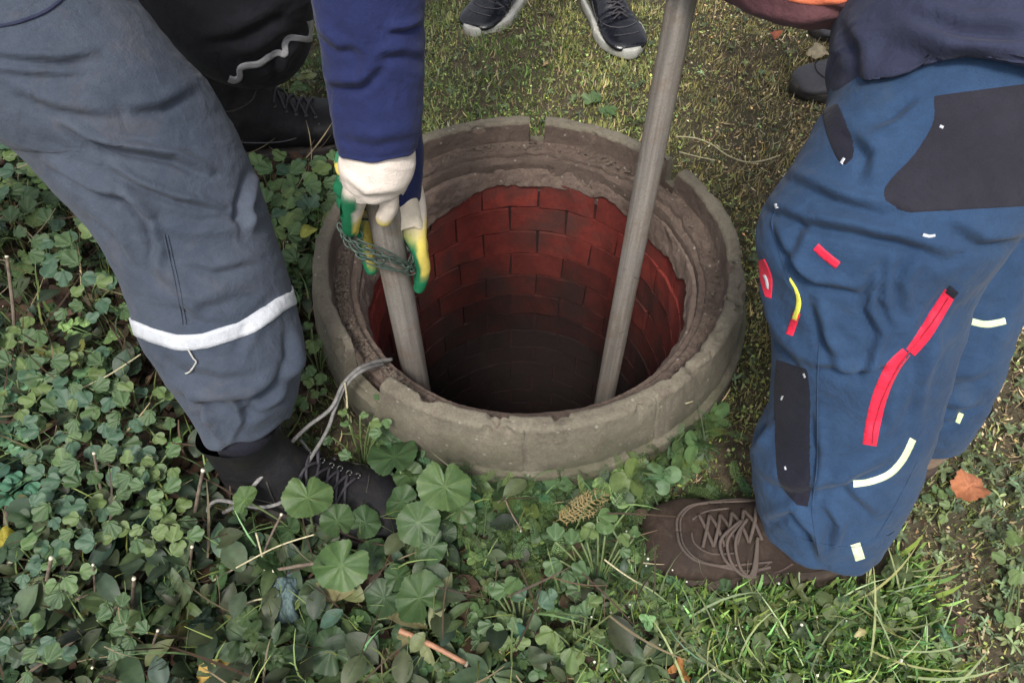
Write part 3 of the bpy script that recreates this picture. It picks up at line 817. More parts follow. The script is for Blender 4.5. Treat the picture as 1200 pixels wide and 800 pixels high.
def head_part(parent, base, top, facing, mat=None, hair=True):
    """neck and head as one skin-coloured body piece, with nose, ears, brow and hair"""
    base = np.array(base, float); top = np.array(top, float); ax = (top - base) / np.linalg.norm(top - base)
    f = np.array(facing, float); f = f - ax * f.dot(ax); f /= np.linalg.norm(f); s = np.cross(ax, f)
    L = np.linalg.norm(top - base)
    def p(u, v, w): return base + ax * u * L + f * v + s * w
    V = [p(-.25, 0, 0), p(.1, .0, 0), p(.35, .015, 0), p(.55, .03, 0), p(.8, .015, 0), p(.95, .005, 0), p(.5, .105, 0), p(.42, .12, 0), p(.33, .10, 0), p(.48, .0, .085), p(.48, .0, -.085)]
    E = [(0, 1), (1, 2), (2, 3), (3, 4), (4, 5), (3, 6), (6, 7), (2, 8), (3, 9), (3, 10)]
    Rr = [.058, .055, .068, (.078, .092), (.076, .088), .055, .016, .014, .03, .018, .018]
    b = skin_obj('body', V, E, Rr, M['skin'], parent)
    if hair:
        V = [p(.55, -.04, 0), p(.8, -.015, 0), p(1.0, .0, 0), p(.9, .05, 0)]
        skin_obj('hair', V, [(0, 1), (1, 2), (2, 3)], [.078, .092, .072, .055], M['hair'], parent)
    for w in (-.032, .032):
        q = p(.56, .098, w)
        skin_obj('eye', [q, q + f * .006], [(0, 1)], [.011, .009], M['sole_white'], parent, 1)
def jacket_part(parent, hip, chest, neck, shl, shr, mat, arms=(), w=.15, name='jacket'):
    hip, chest, neck, shl, shr = [np.array(q, float) for q in (hip, chest, neck, shl, shr)]
    V = [hip - [0, 0, .14], (hip * .9 + chest * .1), (hip + chest) / 2, chest, neck, shl, shr]; E = [(0, 1), (1, 2), (2, 3), (3, 4), (3, 5), (3, 6)]
    R = [(w * 1.02, w * .88), (w, w * .85), (w, w * .8), (w * 1.08, w * .85), .075, .082, .082]
    for root_i, chain in zip((5, 6), arms):
        last = root_i
        for q, r in chain:
            V.append(np.array(q, float)); R.append(r); E.append((last, len(V) - 1)); last = len(V) - 1
    return skin_obj(name, V, E, R, mat, parent, 2, None, lambda c: .008 * fbm(c * 9, 4))
def trousers_part(parent, hip, legs, mat, name='trousers'):
    hip = np.array(hip, float); V = [hip, hip - [0, 0, .09]]; E = [(0, 1)]; R = [(.15, .12), (.14, .11)]
    for chain in legs:
        k0 = np.array(chain[0][0], float); d = k0 - hip; d[2] = 0; d = d / (np.linalg.norm(d) + 1e-6) * .085
        V.append(hip + d - [0, 0, .15]); R.append(.095); E.append((1, len(V) - 1)); last = len(V) - 1
        for q, r in chain:
            V.append(np.array(q, float)); R.append(r); E.append((last, len(V) - 1)); last = len(V) - 1
    return skin_obj(name, V, E, R, mat, parent, 2, None, lambda c: .007 * fbm(c * 10, 4))

# ------------------------------------------------------------------ A: grey-blue trousers, left
A = thing('person', 'person in grey blue work trousers with one silver shin band and a dark boot', 'person', (-.42, .50, 0))
levA = [(236, 499, 340, 480, .985, .95), (220, 470, 350, 448, .965), (196, 432, 353, 402, .94), (170, 391, 341, 352, .92), (152, 332, 327, 303, .90, .95),
        (120, 268, 306, 240, .875, .95), (72, 207, 284, 186, .85, .95), (22, 153, 258, 137, .825), (-34, 108, 228, 92, .80), (-95, 58, 192, 46, .785),
        (-155, -8, 150, -6, .775), (-205, -85, 108, -66, .77), (-250, -170, 60, -140, .77)]
foldsA = [
    ([(72, 138), (105, 158), (150, 170), (205, 180), (245, 198)], 7, .0085),
    ([(132, 192), (165, 212), (205, 228), (258, 240)], 6, .0060),
    ([(20, 100), (70, 120), (130, 128)], 9, .005),
    ([(-5, 58), (30, 64), (75, 66), (110, 60)], 7, .0055),
    ([(0, 78), (40, 82), (90, 84)], 6, .004),
    ([(60, 185), (110, 215), (150, 225), (175, 245)], 9, .0075),
    ([(150, 225), (178, 255), (190, 290), (186, 320)], 8, .0065),
    ([(105, 240), (140, 268), (158, 300)], 9, .0055),
    ([(298, 205), (288, 240), (292, 275)], 7, .006),
    ([(310, 250), (280, 268), (230, 272), (190, 262)], 9, .0035),
    ([(195, 445), (235, 458), (290, 456), (342, 425)], 11, .010),
    ([(345, 385), (348, 420), (320, 470), (290, 500)], 8, .006),
    ([(225, 450), (238, 480), (262, 512)], 6, .007),
    ([(270, 462), (282, 490), (268, 520)], 6, .007, -.3),
    ([(200, 405), (215, 420), (260, 432), (310, 425)], 10, .004),
    ([(335, 350), (300, 385), (285, 420)], 9, .003),
    ([(180, 345), (230, 350), (300, 325)], 12, .003),
]
foldsA = [(f[0], f[1] * .85, f[2] * 1.35) + tuple(f[3:]) for f in foldsA]
foldsA += [([(215, 300), (250, 312), (300, 300)], 6, .004), ([(150, 120), (185, 118), (220, 100)], 8, .005), ([(205, 350), (230, 366), (262, 372)], 6, .004), ([(240, 470), (300, 474), (338, 452)], 6, .006), ([(170, 300), (210, 330), (235, 372)], 8, .004)]
trA = cloth_tube('trousers', levA, M['trouser_a'], A, foldsA, wr=.0017, seed=1, nrow=250, ncol=230, hemwave=.014)
wrap_band('reflective_band', trA, [(160, 384), (180, 394), (215, 401), (255, 395), (290, 381), (325, 362), (344, 348)], 17, M['white_tape'], A, wob=.25)
# loose thread hanging from the band
q = [hit(trA, *p, .004) for p in ((222, 408), (228, 420), (231, 424), (224, 432), (219, 436))]
obj('loose_thread', tube_mesh('loose_thread', q, .0011, 5, M['sole_white'], sub=2), A)
for ln in ([(192, 275), (200, 310), (208, 345), (214, 380)], [(196, 275), (204, 310), (212, 345), (218, 380)]):
    q = [hit(trA, *p, .0003) for p in smooth_line(ln, 26)]
    obj('seam', tube_mesh('seam', q, .0011, 5, M['trouser_a'], sub=1), A)
ribbon('pocket_edge', trA, [(-30, 32), (5, 30), (35, 22), (60, 10), (82, -10)], 3.5, M['darknavy'], A, .0022)
# second leg and pelvis, out to the left
trousers_part(A, (-.62, .86, .86), [[((-.86, .80, .66), .10), ((-1.12, .66, .42), .085), ((-1.20, .66, .12), .075)], [((-.56, .80, .74), .11)]], M['trouser_a'], 'trousers')
jacket_part(A, (-.68, .90, .96), (-.80, .94, 1.26), (-.84, .95, 1.44), (-.92, .80, 1.38), (-.78, 1.10, 1.38), M['trouser_a'],
            [[((-1.0, .68, 1.12), .06), ((-.92, .60, .92), .05)], [((-.74, 1.22, 1.12), .06), ((-.70, 1.12, .92), .05)]])
head_part(A, (-.84, .95, 1.44), (-.80, .97, 1.72), (1, .1, -.5))
# boots
hA = (-.420, .497, .0)
bo, top, side, wl, Mx = make_boot(A, 'boot', hA, math.radians(-13), .272, .056, .168, M['boot_black'], M['sole_black'], M['lace_black'], seed=1)
xs = laces(top, wl, .70, .47, 6, .42, M['lace_black'], .0022); eyelets(bo, top, xs, .50, M['metal'])
for s_ in (1, -1):
    wl([top(.78, s_ * .1), top(.76, s_ * .55), side(.70, .30, s_), side(.52, .36, s_), side(.36, .48, s_), side(.22, .50, s_)], .0013, M['sole_black'])
    wl([side(.44, .16, s_), side(.36, .45, s_), side(.34, .8, s_)], .0013, M['sole_black'])
# folded lace tongue and a loose lace loop
wl([top(.52, .3, .004), top(.50, .6, .02), top(.46, .9, .01), top(.55, .8, .004)], .0024, M['lace_black'], 'lace')
wl([top(.56, -.3, .004), top(.60, -.6, .016), top(.66, -.8, .004)], .0024, M['lace_black'], 'lace')
FEET.append((-.40, .50, -.19, .470, .048))
skin_obj('sock', [world_of(Mx, (.058, 0, .09)), world_of(Mx, (.060, 0, .17)), (hA[0] + .075, hA[1] + .03, .30)], [(0, 1), (1, 2)], [.046, .047, .042], M['patch'], A)
b2, top, side, wl, Mx = make_boot(A, 'boot', (-1.22, .62, 0), math.radians(60), .315, .056, .155, M['boot_black'], M['sole_black'], M['lace_black'], seed=2)
laces(top, wl, .70, .47, 6, .42, M['lace_black'], .0022); 

# ------------------------------------------------------------------ E: charcoal trousers, navy sleeves and gloves
E = thing('person', 'person in black trousers with navy sleeves and yellow green gloves gripping a pipe', 'person', (-.53, 1.31, 0))
levE = [(266, 100, 344, 64, 1.48, .28), (262, 90, 352, 50, 1.44, .45), (245, 60, 362, 34, 1.39), (205, 38, 365, 12, 1.31), (165, -2, 369, -12, 1.26, .8), (130, -60, 368, -60, 1.21, .75), (110, -130, 350, -130, 1.17, .75), (100, -230, 330, -230, 1.12, .75)]
foldsE = [([(266, 108), (300, 118), (335, 100)], 6, .006), ([(352, 48), (332, 70), (330, 96)], 6, .008), ([(270, 60), (300, 55), (340, 30)], 8, .006),
          ([(230, 40), (280, 30), (330, 0)], 9, .006), ([(300, 90), (322, 82), (338, 70)], 5, .005)]
trE = cloth_tube('trousers', levE, M['trouser_e'], E, foldsE, wr=.004, seed=4, nrow=130, ncol=150, hemwave=.012)
ribbon('reflective_piping', trE, [(268, 92), (275, 94), (281, 90), (281, 81), (288, 77), (303, 75), (315, 67), (326, 62), (334, 64), (334, 52), (339, 45), (350, 45), (362, 46), (366, 38), (363, 24)], 6.5, M['silver_tape'], E, .0022, n=60)
trousers_part(E, (-.50, 1.52, .82), [[((-.46, 1.42, .62), .11)], [((-.72, 1.55, .60), .11), ((-.82, 1.52, .40), .085), ((-.86, 1.62, .10), .07)]], M['trouser_e'])
e0 = Pz(277, 172, 0); 
bo, top, side, wl, Mx = make_boot(E, 'boot', (-.655, 1.290, 0), math.radians(14), .315, .064, .235, M['boot_black'], M['sole_black'], M['lace_black'], seed=5)
xs = laces(top, wl, .74, .50, 5, .5, M['lace_black'], .0024); eyelets(bo, top, xs, .55, M['metal'], .003)
for s_ in (-1, 1):
    wl([side(.08, .34, s_), side(.3, .26, s_), side(.55, .26, s_), top(.76, s_ * .75)], .0016, M['shoe_grey'])
    wl([side(.04, .75, s_), side(.2, .62, s_), side(.36, .66, s_), side(.42, .74, s_)], .0018, M['sole_black'])
FEET.append((-.62, 1.29, -.38, 1.36, .085))
b2, top, side, wl, Mx = make_boot(E, 'boot', (-.93, 1.64, 0), math.radians(5), .30, .054, .16, M['boot_black'], M['sole_black'], M['lace_black'], seed=6)
FEET.append((-.90, 1.64, -.68, 1.66, .060))
slv1 = [(399, 176, 487, 174, .83, .9), (394, 150, 492, 148, .815), (386, 100, 494, 98, .79), (377, 50, 496, 48, .765), (370, 0, 497, 0, .74), (362, -60, 498, -60, .72), (352, -150, 502, -150, .70)]
slv2 = [(413, 234, 489, 238, .985, .8), (412, 200, 494, 203, .965), (404, 120, 492, 120, .93), (395, 40, 488, 40, .90), (385, -60, 482, -60, .87), (378, -150, 480, -150, .85)]
s1 = cloth_tube('sleeve', slv1, M['navy'], E, [([(455, 32), (475, 30), (492, 22)], 5, .005), ([(385, 90), (420, 92), (440, 70)], 8, .006), ([(400, 150), (440, 158), (488, 148)], 8, .003), ([(440, 60), (470, 55), (494, 60)], 7, .004),
     ([(392, 120), (396, 150), (402, 180)], 6, .004), ([(410, 20), (430, 60), (436, 100)], 9, .004), ([(375, 30), (400, 50), (420, 50)], 7, .004)], wr=.0022, seed=7, nrow=150, ncol=110, hemwave=.003)
s2 = cloth_tube('sleeve', slv2, M['navy'], E, [], wr=.0022, seed=8, nrow=100, ncol=90, hemwave=.003)
el1, el2 = s1.G[-1].mean(0), s2.G[-1].mean(0)
jacket_part(E, (-.50, 1.52, .92), (-.34, 1.36, 1.20), (-.24, 1.22, 1.30), (-.40, 1.20, 1.22), (-.08, 1.34, 1.22), M['navy'],
            [[((-.27, 1.02, 1.0), .064), (el1 + np.array([0, 0, .02]), .058)], [((-.06, 1.16, 1.02), .064), (el2 + np.array([0, 0, .02]), .056)]])
head_part(E, (-.23, 1.20, 1.30), (-.17, 1.06, 1.52), (.3, -.5, -.8))

# the pipes
PX, PY = -.168, .702
def pipe(label, a, b, r):
    a, b = Vector(a), Vector(b); L = (b - a).length; n = 48; nz = 60
    rows = []; ang = np.linspace(0, 2 * PI, n, endpoint=False)
    for z in np.linspace(0, L, nz):
        rr = r * (1 + .010 * noise3(np.stack([np.cos(ang) * 2, np.sin(ang) * 2, 0 * ang + z * 9], -1)))
        rows.append(np.stack([rr * np.cos(ang), rr * np.sin(ang), 0 * ang + z], -1))
    for z in np.linspace(L, 0, 8):
        rows.append(np.stack([r * .86 * np.cos(ang), r * .86 * np.sin(ang), 0 * ang + z], -1))
    rows.append(rows[0])
    G = np.array(rows)
    me = mesh_np('pipe', G.reshape(-1, 3), grid_faces(len(rows), n, True), True, None, M['pipe'])
    o = link(bpy.data.objects.new('pipe', me)); q = (b - a).to_track_quat('Z', 'Y')
    o.matrix_world = Matrix.Translation(a) @ q.to_matrix().to_4x4(); o.rotation_mode = 'QUATERNION'; o.location = a; o.rotation_quaternion = q
    return tag(o, label, 'pipe')
pipe('grey pipe held by the yellow and green gloves against the left well wall', (PX + .004, PY + .004, -1.35), (PX, PY, .475), .0215)
p2a, p2b = Pd(797, 10, .97), Pd(727, 372, 1.36)
dv = (p2b - p2a) / np.linalg.norm(p2b - p2a)
pipe('long bare grey pipe standing in the middle of the well shaft, held above the frame', p2b + dv * .95, p2a - dv * .40, .0200)

# gloved hands: coordinates (right, toward viewer, height) about pipe 1
def ph(r, n, z): return np.array([PX + r, PY - n, z])
W_, Y_, G_, DG = np.array([.60, .53, .46]), np.array([.52, .42, .09]), np.array([.010, .13, .058]), np.array([.015, .10, .06])
def glove_col(green_dir, z_white, z_yellow, flip=0.0, xmax=9):
    gd = np.array(green_dir, float); gd /= np.linalg.norm(gd)
    def f(co, no):
        g = no @ gd + .35 * fbm(co * 60, 2) + flip
        z = co[:, 2] + .006 * fbm(co * 50 + 5, 2)
        c = np.where((z > z_white)[:, None], W_, Y_)
        m = sstep(z_white + .004, z_white - .014, z)[:, None]; c = W_ * (1 - m) + Y_ * m
        k = (sstep(-.30, -.05, g) * sstep(z_yellow + .01, z_yellow - .01, z))[:, None]
        k = k * (co[:, 0] < xmax)[:, None]
        c = c * (1 - k) + G_ * k
        tip = sstep(z_yellow - .045, z_yellow - .065, z)[:, None] * float(z_yellow < .37)
        return c * (1 - tip) + G_ * tip
    return f
def make_glove(parent, wrist, palm, knuckles, fingers, thumb, colfn, rf=.0105, sub=2):
    V = [wrist, palm[0], palm[1]]; E_ = [(0, 1), (1, 2)]; R = [.026, (.030, .019), (.033, .018)]
    for kn, fg in zip(knuckles, fingers):
        last = 2
        V.append(kn); R.append(rf * 1.08); E_.append((last, len(V) - 1)); last = len(V) - 1
        for i, q in enumerate(fg):
            V.append(q); R.append(rf * (1.0 - .08 * i)); E_.append((last, len(V) - 1)); last = len(V) - 1
    last = 1
    for i, q in enumerate(thumb):
        V.append(q); R.append(rf * (1.3 - .12 * i)); E_.append((last, len(V) - 1)); last = len(V) - 1
    return skin_obj('glove', V, E_, R, M['glove'], parent, sub, colfn, lambda c: .0012 * fbm(c * 60, 3))
# lower hand: palm behind the pipe, fingers down its right side, thumb down its left
kn, fg = [], []
for i, n0 in enumerate((.020, .000, -.021, -.040)):
    l = (.92, 1.0, .95, .78)[i]
    kn.append(ph(.043 - .004 * i, n0, .340 + .003 * i))
    fg.append([ph(.046 - .003 * i, n0 + .001, .340 - .034 * l), ph(.041 - .003 * i, n0 + .003, .340 - .062 * l), ph(.033 - .002 * i, n0 + .005, .340 - .086 * l)])
g2 = make_glove(E, ph(.022, -.046, .405), [ph(.018, -.048, .385), ph(.026, -.036, .360)], kn, fg,
                [ph(-.012, -.046, .372), ph(-.034, -.030, .345), ph(-.038, -.010, .312), ph(-.030, .010, .278)], glove_col((-1, .25, 0), .362, .352), sub=2)
# upper hand: heel of the hand in front, thumb pointing down, fingers round the left side and behind
kn, fg = [], []
for i in range(4):
    z = .452 - .0215 * i
    kn.append(ph(-.030 - .003 * i, .034, z)); fg.append([ph(-.044, .016, z - .006), ph(-.043, -.012, z - .010), ph(-.022, -.034, z - .012)])
g1 = make_glove(E, ph(.006, .040, .515), [ph(.000, .040, .490), ph(-.022, .032, .455)], kn, fg,
                [ph(.022, .046, .472), ph(.020, .044, .442), ph(.004, .038, .408)], glove_col((-1, -.3, 0), .428, .47, .0, PX - .006), rf=.0105)
# white knitted cuffs
c1 = [(409, 219, 470, 222, .865, .8), (402, 206, 482, 202, .85), (400, 190, 485, 184, .84), (402, 172, 484, 168, .83)]
k1 = cloth_tube('cuff', c1, M['glove'], g1, [([(405, 200), (430, 222), (470, 218)], 5, .003)], wr=.0022, seed=12, nrow=40, ncol=80, hem=.002, hemwave=.006, closed_top=False)
c2 = [(458, 268, 494, 264, .985, .9), (452, 256, 493, 252, .98), (446, 242, 490, 238, .975), (446, 230, 488, 226, .97)]
k2 = cloth_tube('cuff', c2, M['glove'], g2, [], wr=.0016, seed=13, nrow=30, ncol=60, hem=.002, hemwave=.004, closed_top=False)
for k_, cc in ((k1, (.64, .57, .51)), (k2, (.62, .55, .44))):
    me = k_.o.data; n = len(me.vertices); c = np.ones((n, 4), np.float32); c[:, :3] = cc
    at = me.color_attributes.new('Col', 'FLOAT_COLOR', 'POINT'); at.data.foreach_set('color', c.ravel())
# folded yellow-green edge of the cuff sticking out on the left
fl = skin_obj('cuff_fold', [Pd(404, 206, .85), Pd(400, 188, .85), Pd(403, 170, .85)], [(0, 1), (1, 2)], [(.009, .004), (.010, .004), (.006, .003)], M['glove'], g1, 2,
              lambda co, no: np.where((co[:, 2] > np.median(co[:, 2]))[:, None], G_ * 1.1 + .02, Y_), lambda c: .002 * fbm(c * 70, 3))

# wire chain twisted round the pipe under the gloves
ch = thing('chain', 'thin grey green chain looped round the left pipe just below the gloves', 'chain', (PX, PY, .33))
cp = np.array([ph(-.058, .010, .372), ph(-.050, .020, .366), ph(-.034, .030, .362), ph(-.018, .032, .352), ph(.000, .032, .340), ph(.014, .030, .328), ph(.026, .026, .314), ph(.030, .018, .306), ph(.026, -.002, .322), ph(.008, -.030, .338), ph(-.02, -.030, .350), ph(-.045, -.012, .362), ph(-.058, .008, .362), ph(-.046, .026, .352), ph(-.030, .036, .344), ph(-.010, .034, .335)])
Q = catmull(cp, np.linspace(0, len(cp) - 1 - 1e-6, 27))
T = np.gradient(Q, axis=0)
for i, (q, t) in enumerate(zip(Q, T)):
    t = t / np.linalg.norm(t); a = np.cross(t, [0, 0, 1.]); a /= np.linalg.norm(a); b = np.cross(t, a)
    u = a * math.cos(i * PI / 2 + .4) + b * math.sin(i * PI / 2 + .4)
    pts = [q + t * .0075 * math.cos(s) + u * .0036 * math.sin(s) for s in np.linspace(0, 2 * PI, 15)]
    obj('chain_link', tube_mesh('chain_link', pts, .0015, 6, M['wire'], sub=1), ch)
for pts in ([ph(-.056, .012, .378), ph(-.03, .034, .374), ph(0, .034, .356), ph(.02, .03, .332), ph(.034, .022, .300), ph(.024, .028, .300), ph(.004, .034, .322), ph(-.02, .036, .338), ph(-.04, .03, .346)],
            [ph(-.060, .004, .366), ph(-.040, .032, .352), ph(-.012, .037, .350), ph(.014, .033, .336), ph(.030, .024, .318), ph(.020, .030, .310), ph(-.010, .037, .330), ph(-.036, .034, .358), ph(-.052, .018, .384)],
            [ph(-.052, .014, .350), ph(-.030, .036, .336), ph(-.002, .037, .322), ph(.018, .030, .312), ph(.028, .010, .318)],
            [ph(-.048, .016, .396), ph(-.03, .03, .392), ph(-.024, .034, .380), ph(-.036, .03, .372)]):
    obj('wire_end', tube_mesh('wire_end', pts, .0013, 6, M['wire']), ch)

# ------------------------------------------------------------------ B: blue trousers with red zip, right
Bp = thing('person', 'person in blue work trousers with a red side zip and brown laced boots', 'person', (.46, .42, 0))
levB = [(890, 606, 1026, 634, 1.005, .9), (884, 575, 1046, 598, .98, .9), (886, 530, 1073, 545, .94, .85), (905, 474, 1092, 490, .89, .85), (908, 425, 1106, 437, .855, .85),
        (901, 372, 1120, 380, .82, .85), (891, 315, 1140, 318, .79, .8), (893, 268, 1178, 262, .765, .8), (911, 226, 1225, 210, .75, .75), (938, 182, 1258, 160, .745, .75),
        (964, 132, 1290, 108, .75, .75), (985, 80, 1310, 52, .765, .75), (1002, 20, 1320, 0, .785, .75), (1020, -60, 1320, -60, .81, .75)]
foldsB = [
    ([(905, 235), (945, 252), (1000, 262), (1060, 275), (1110, 290)], 9, .008),
    ([(912, 262), (930, 300), (960, 325), (1010, 335)], 8, .006),
    ([(930, 200), (985, 225), (1040, 240)], 9, .006),
    ([(1030, 320), (1020, 360), (1035, 390), (1015, 440)], 6, .006),
    ([(1045, 300), (1038, 350), (1050, 385)], 6, .004),
    ([(960, 350), (975, 400), (990, 430)], 8, .005),
    ([(955, 420), (1000, 430), (1040, 420)], 7, .006),
    ([(1130, 330), (1095, 380), (1082, 440), (1074, 500)], 8, .004),
    ([(888, 320), (915, 390), (948, 425)], 9, .005),
    ([(890, 545), (930, 565), (980, 560), (1040, 530)], 10, .006),
    ([(895, 600), (930, 590), (955, 615), (968, 650)], 8, .008),
    ([(970, 590), (985, 610), (975, 645)], 6, .006),
    ([(985, 560), (1015, 585), (1030, 600)], 7, .004),
    ([(960, 480), (965, 530), (955, 590)], 6, .004),
    ([(905, 500), (895, 520), (884, 530)], 6, .006),
    ([(1060, 450), (1040, 500), (1000, 520)], 9, .003),
    ([(1120, 255), (1150, 275), (1200, 270)], 9, .006),
]
foldsB = [(f[0], f[1] * .9, f[2] * 1.35) + tuple(f[3:]) for f in foldsB]
foldsB += [([(1080, 300), (1060, 330), (1065, 360)], 7, .006), ([(1100, 400), (1070, 440), (1062, 480)], 7, .005), ([(950, 260), (940, 300), (955, 340)], 8, .006), ([(1000, 150), (1030, 180), (1020, 215)], 8, .007), ([(1085, 120), (1050, 150), (1020, 160)], 8, .006)]
trB = cloth_tube('trousers', levB, M['trouser_b'], Bp, foldsB, wr=.0022, seed=21, nrow=270, ncol=230, hemwave=.010)
levF = [(1036, 500, 1128, 506, 1.10, .9), (1030, 470, 1146, 474, 1.06), (1036, 410, 1172, 406, 1.01), (1056, 335, 1196, 325, .96), (1078, 262, 1214, 250, .92), (1100, 180, 1240, 170, .90), (1130, 80, 1290, 70, .90), (1140, -20, 1320, -20, .90)]
trF = cloth_tube('trousers', levF, M['trouser_b'], Bp, [([(1080, 486), (1110, 484), (1142, 462)], 6, .008), ([(1078, 452), (1110, 468), (1145, 468)], 6, .007), ([(1070, 425), (1110, 440), (1150, 430)], 8, .005),
      ([(1165, 330), (1140, 345), (1130, 380)], 8, .004), ([(1190, 340), (1160, 420), (1130, 440)], 9, .004)], wr=.003, seed=22, nrow=150, ncol=130, hemwave=.008)
# sewn-on pieces of the near leg
ribbon('red_zip', trB, [(1114, 342), (1098, 368), (1084, 391), (1067, 413)], [14, 16, 16, 12], M['red'], Bp)
ribbon('red_zip', trB, [(1062, 412), (1045, 432), (1032, 462), (1024, 492), (1019, 521)], [11, 16, 17, 17, 16], M['red'], Bp)
zl = [hit(trB, *p, .0010) for p in smooth_line([(1112, 347), (1088, 384), (1058, 420), (1036, 460), (1026, 490), (1022, 518)], 40)]
obj('zip_teeth', tube_mesh('zip_teeth', zl, .0007, 5, M['zip'], sub=1), Bp)
ribbon('zip_garage', trB, [(1110, 338), (1120, 346)], 9, M['patch'], Bp, .0012, n=6)
ribbon('red_tab', trB, [(956, 289), (968, 300), (982, 311)], 9, M['red'], Bp, n=10)
patch('red_badge', trB, [(889, 305), (891, 330), (897, 348)], [(896, 303), (905, 325), (904, 350)], M['red'], Bp)
patch('white_emblem', trB, [(893, 322), (896, 328), (898, 338)], [(898, 320), (902, 330), (902, 341)], M['white_tape'], Bp, .0014, n=8, m=5)
ribbon('yellow_piping', trB, [(925, 326), (933, 340), (936, 356), (931, 374)], [2, 3, 5, 6], M['yellow'], Bp, .0009, n=16)
ribbon('red_tab', trB, [(934, 366), (930, 378), (925, 392)], 8, M['red'], Bp, n=8)
patch('knee_patch', trB, [(909, 420), (906, 455), (907, 500), (909, 545), (914, 568), (934, 592)], [(946, 432), (950, 460), (950, 500), (950, 545), (950, 575), (947, 594)], M['patch'], Bp, n=40, m=16)
patch('seat_panel', trB, [(1092, 112), (1092, 142), (1070, 180), (1040, 212), (1034, 232), (1060, 250)], [(1240, 92), (1240, 140), (1240, 175), (1240, 205), (1240, 225), (1240, 240)], M['brownpatch'], Bp, n=34, m=24)
patch('side_pocket', trB, [(962, 128), (968, 158), (980, 186), (990, 194)], [(982, 120), (992, 145), (1001, 168), (999, 186)], M['patch'], Bp, .0012, n=20, m=10)
for ln, w in (([(986, 192), (990, 186)], 3), ([(1081, 275), (1088, 277), (1095, 276)], 2.6), ([(1101, 148), (1105, 150)], 3), ([(942, 437), (944, 442)], 1.8), ([(918, 463), (916, 468)], 1.8), ([(920, 546), (921, 550)], 1.8), ([(909, 239), (911, 244)], 2)):
    ribbon('reflective_tab', trB, ln, w, M['white_tape'], Bp, .0014, n=5)
wrapB = ribbon('reflective_band', trB, [(1000, 567), (1020, 564), (1042, 555), (1058, 538), (1070, 514)], 7, M['lime'], Bp, .0009, n=30)
ribbon('reflective_band', trB, [(1002, 636), (1008, 655)], 11, M['lime'], Bp, .0009, n=8)
ribbon('reflective_band', trF, [(1120, 370), (1140, 377), (1158, 380), (1178, 376)], 7, M['lime'], Bp, .0009, n=16)
ribbon('reflective_band', trF, [(1122, 495), (1127, 484)], 5, M['lime'], Bp, .0009, n=6)
for ln in ([(960, 400), (958, 460), (958, 540), (952, 600), (960, 650)], [(1075, 540), (1050, 590), (1028, 628)], [(903, 612), (950, 634), (1000, 640), (1030, 628)], [(925, 328), (915, 300), (905, 262), (912, 240)]):
    q = [hit(trB, *p, .0002) for p in smooth_line(ln, 40)]
    obj('seam', tube_mesh('seam', q, .0010, 5, M['trouser_b'], sub=1), Bp)
# dark jacket hem over the hips
levJ = [(986, 98, 1290, 190, .735, .85), (985, 64, 1300, 130, .735, .85), (985, 25, 1310, 50, .745, .85), (988, -20, 1330, -20, .77, .85), (995, -100, 1350, -100, .80, .85), (1010, -220, 1360, -220, .82, .85)]
jk = cloth_tube('jacket', levJ, M['darknavy'], Bp, [([(1000, 70), (1060, 90), (1130, 100), (1200, 95)], 12, .012), ([(1060, 30), (1110, 55), (1200, 62)], 14, .012), ([(1080, 5), (1130, 25), (1200, 25)], 10, .010), ([(1000, 20), (1020, 60), (1030, 100)], 9, .006)],
                wr=.004, seed=25, nrow=110, ncol=130, hemwave=.012)
jt = jk.G[-1].mean(0)
trousers_part(Bp, (.62, .86, .66), [[((.50, .72, .60), .10)], [((.66, .80, .52), .10)]], M['trouser_b'])
jacket_part(Bp, (.62, .92, .80), (.58, 1.02, 1.08), (.52, 1.06, 1.24), (.38, .98, 1.16), (.74, 1.08, 1.18), M['darknavy'],
            [[((.42, .86, .96), .060), (Pd(1030, -60, .80), .054)], [((.88, .98, .98), .06), ((.86, .80, .82), .052)]])
head_part(Bp, (.50, 1.07, 1.24), (.40, 1.02, 1.48), (-.6, -.3, -.6))
# maroon sleeve reaching for the upright pipe
levM = [(842, -8, 852, -62, .84, .9), (866, 6, 872, -72, .82), (905, 22, 905, -80, .79), (955, 28, 952, -86, .77), (1000, 25, 990, -90, .77), (1036, 2, 1022, -92, .785), (1058, -30, 1045, -110, .80)]
mz = cloth_tube('sleeve', levM, M['maroon'], Bp, [([(880, 8), (930, 20), (990, 16)], 6, .004), ([(960, -5), (990, 5), (1020, -5)], 6, .004)], wr=.003, seed=26, nrow=80, ncol=90)
ribbon('orange_stripe', mz, [(925, -3), (950, 1), (975, 1), (1000, -4)], 9, M['orange'], Bp, n=14)
hp = p2a - dv * .07
hw_ = np.array(levM and Pd(846, -34, .845))
d_ = hp - hw_; 
V = [hw_, hw_ + d_ * .35, hw_ + d_ * .62]; E_ = [(0, 1), (1, 2)]; R = [.026, (.032, .02), (.034, .019)]
for i in range(4):
    zz = np.array([0, 0, .03 - .021 * i]); last = 2
    for q in (d_ * .80 + np.array([.02, -.032, 0]) * .6, d_ * 1.05 + np.array([-.0, -.030, 0]), d_ * 1.0 + np.array([-.030, -.020, 0]), d_ * 1.0 + np.array([-.034, .010, 0])):
        V.append(hw_ + q + zz); R.append(.0095); E_.append((last, len(V) - 1)); last = len(V) - 1
last = 1
for q in (d_ * .7 + np.array([.0, .03, .02]), d_ * .95 + np.array([-.01, .034, .03]), d_ * 1.05 + np.array([-.03, .022, .035])):
    V.append(hw_ + q); R.append(.0115); E_.append((last, len(V) - 1)); last = len(V) - 1
skin_obj('body', V, E_, R, M['skin'], Bp, 2)
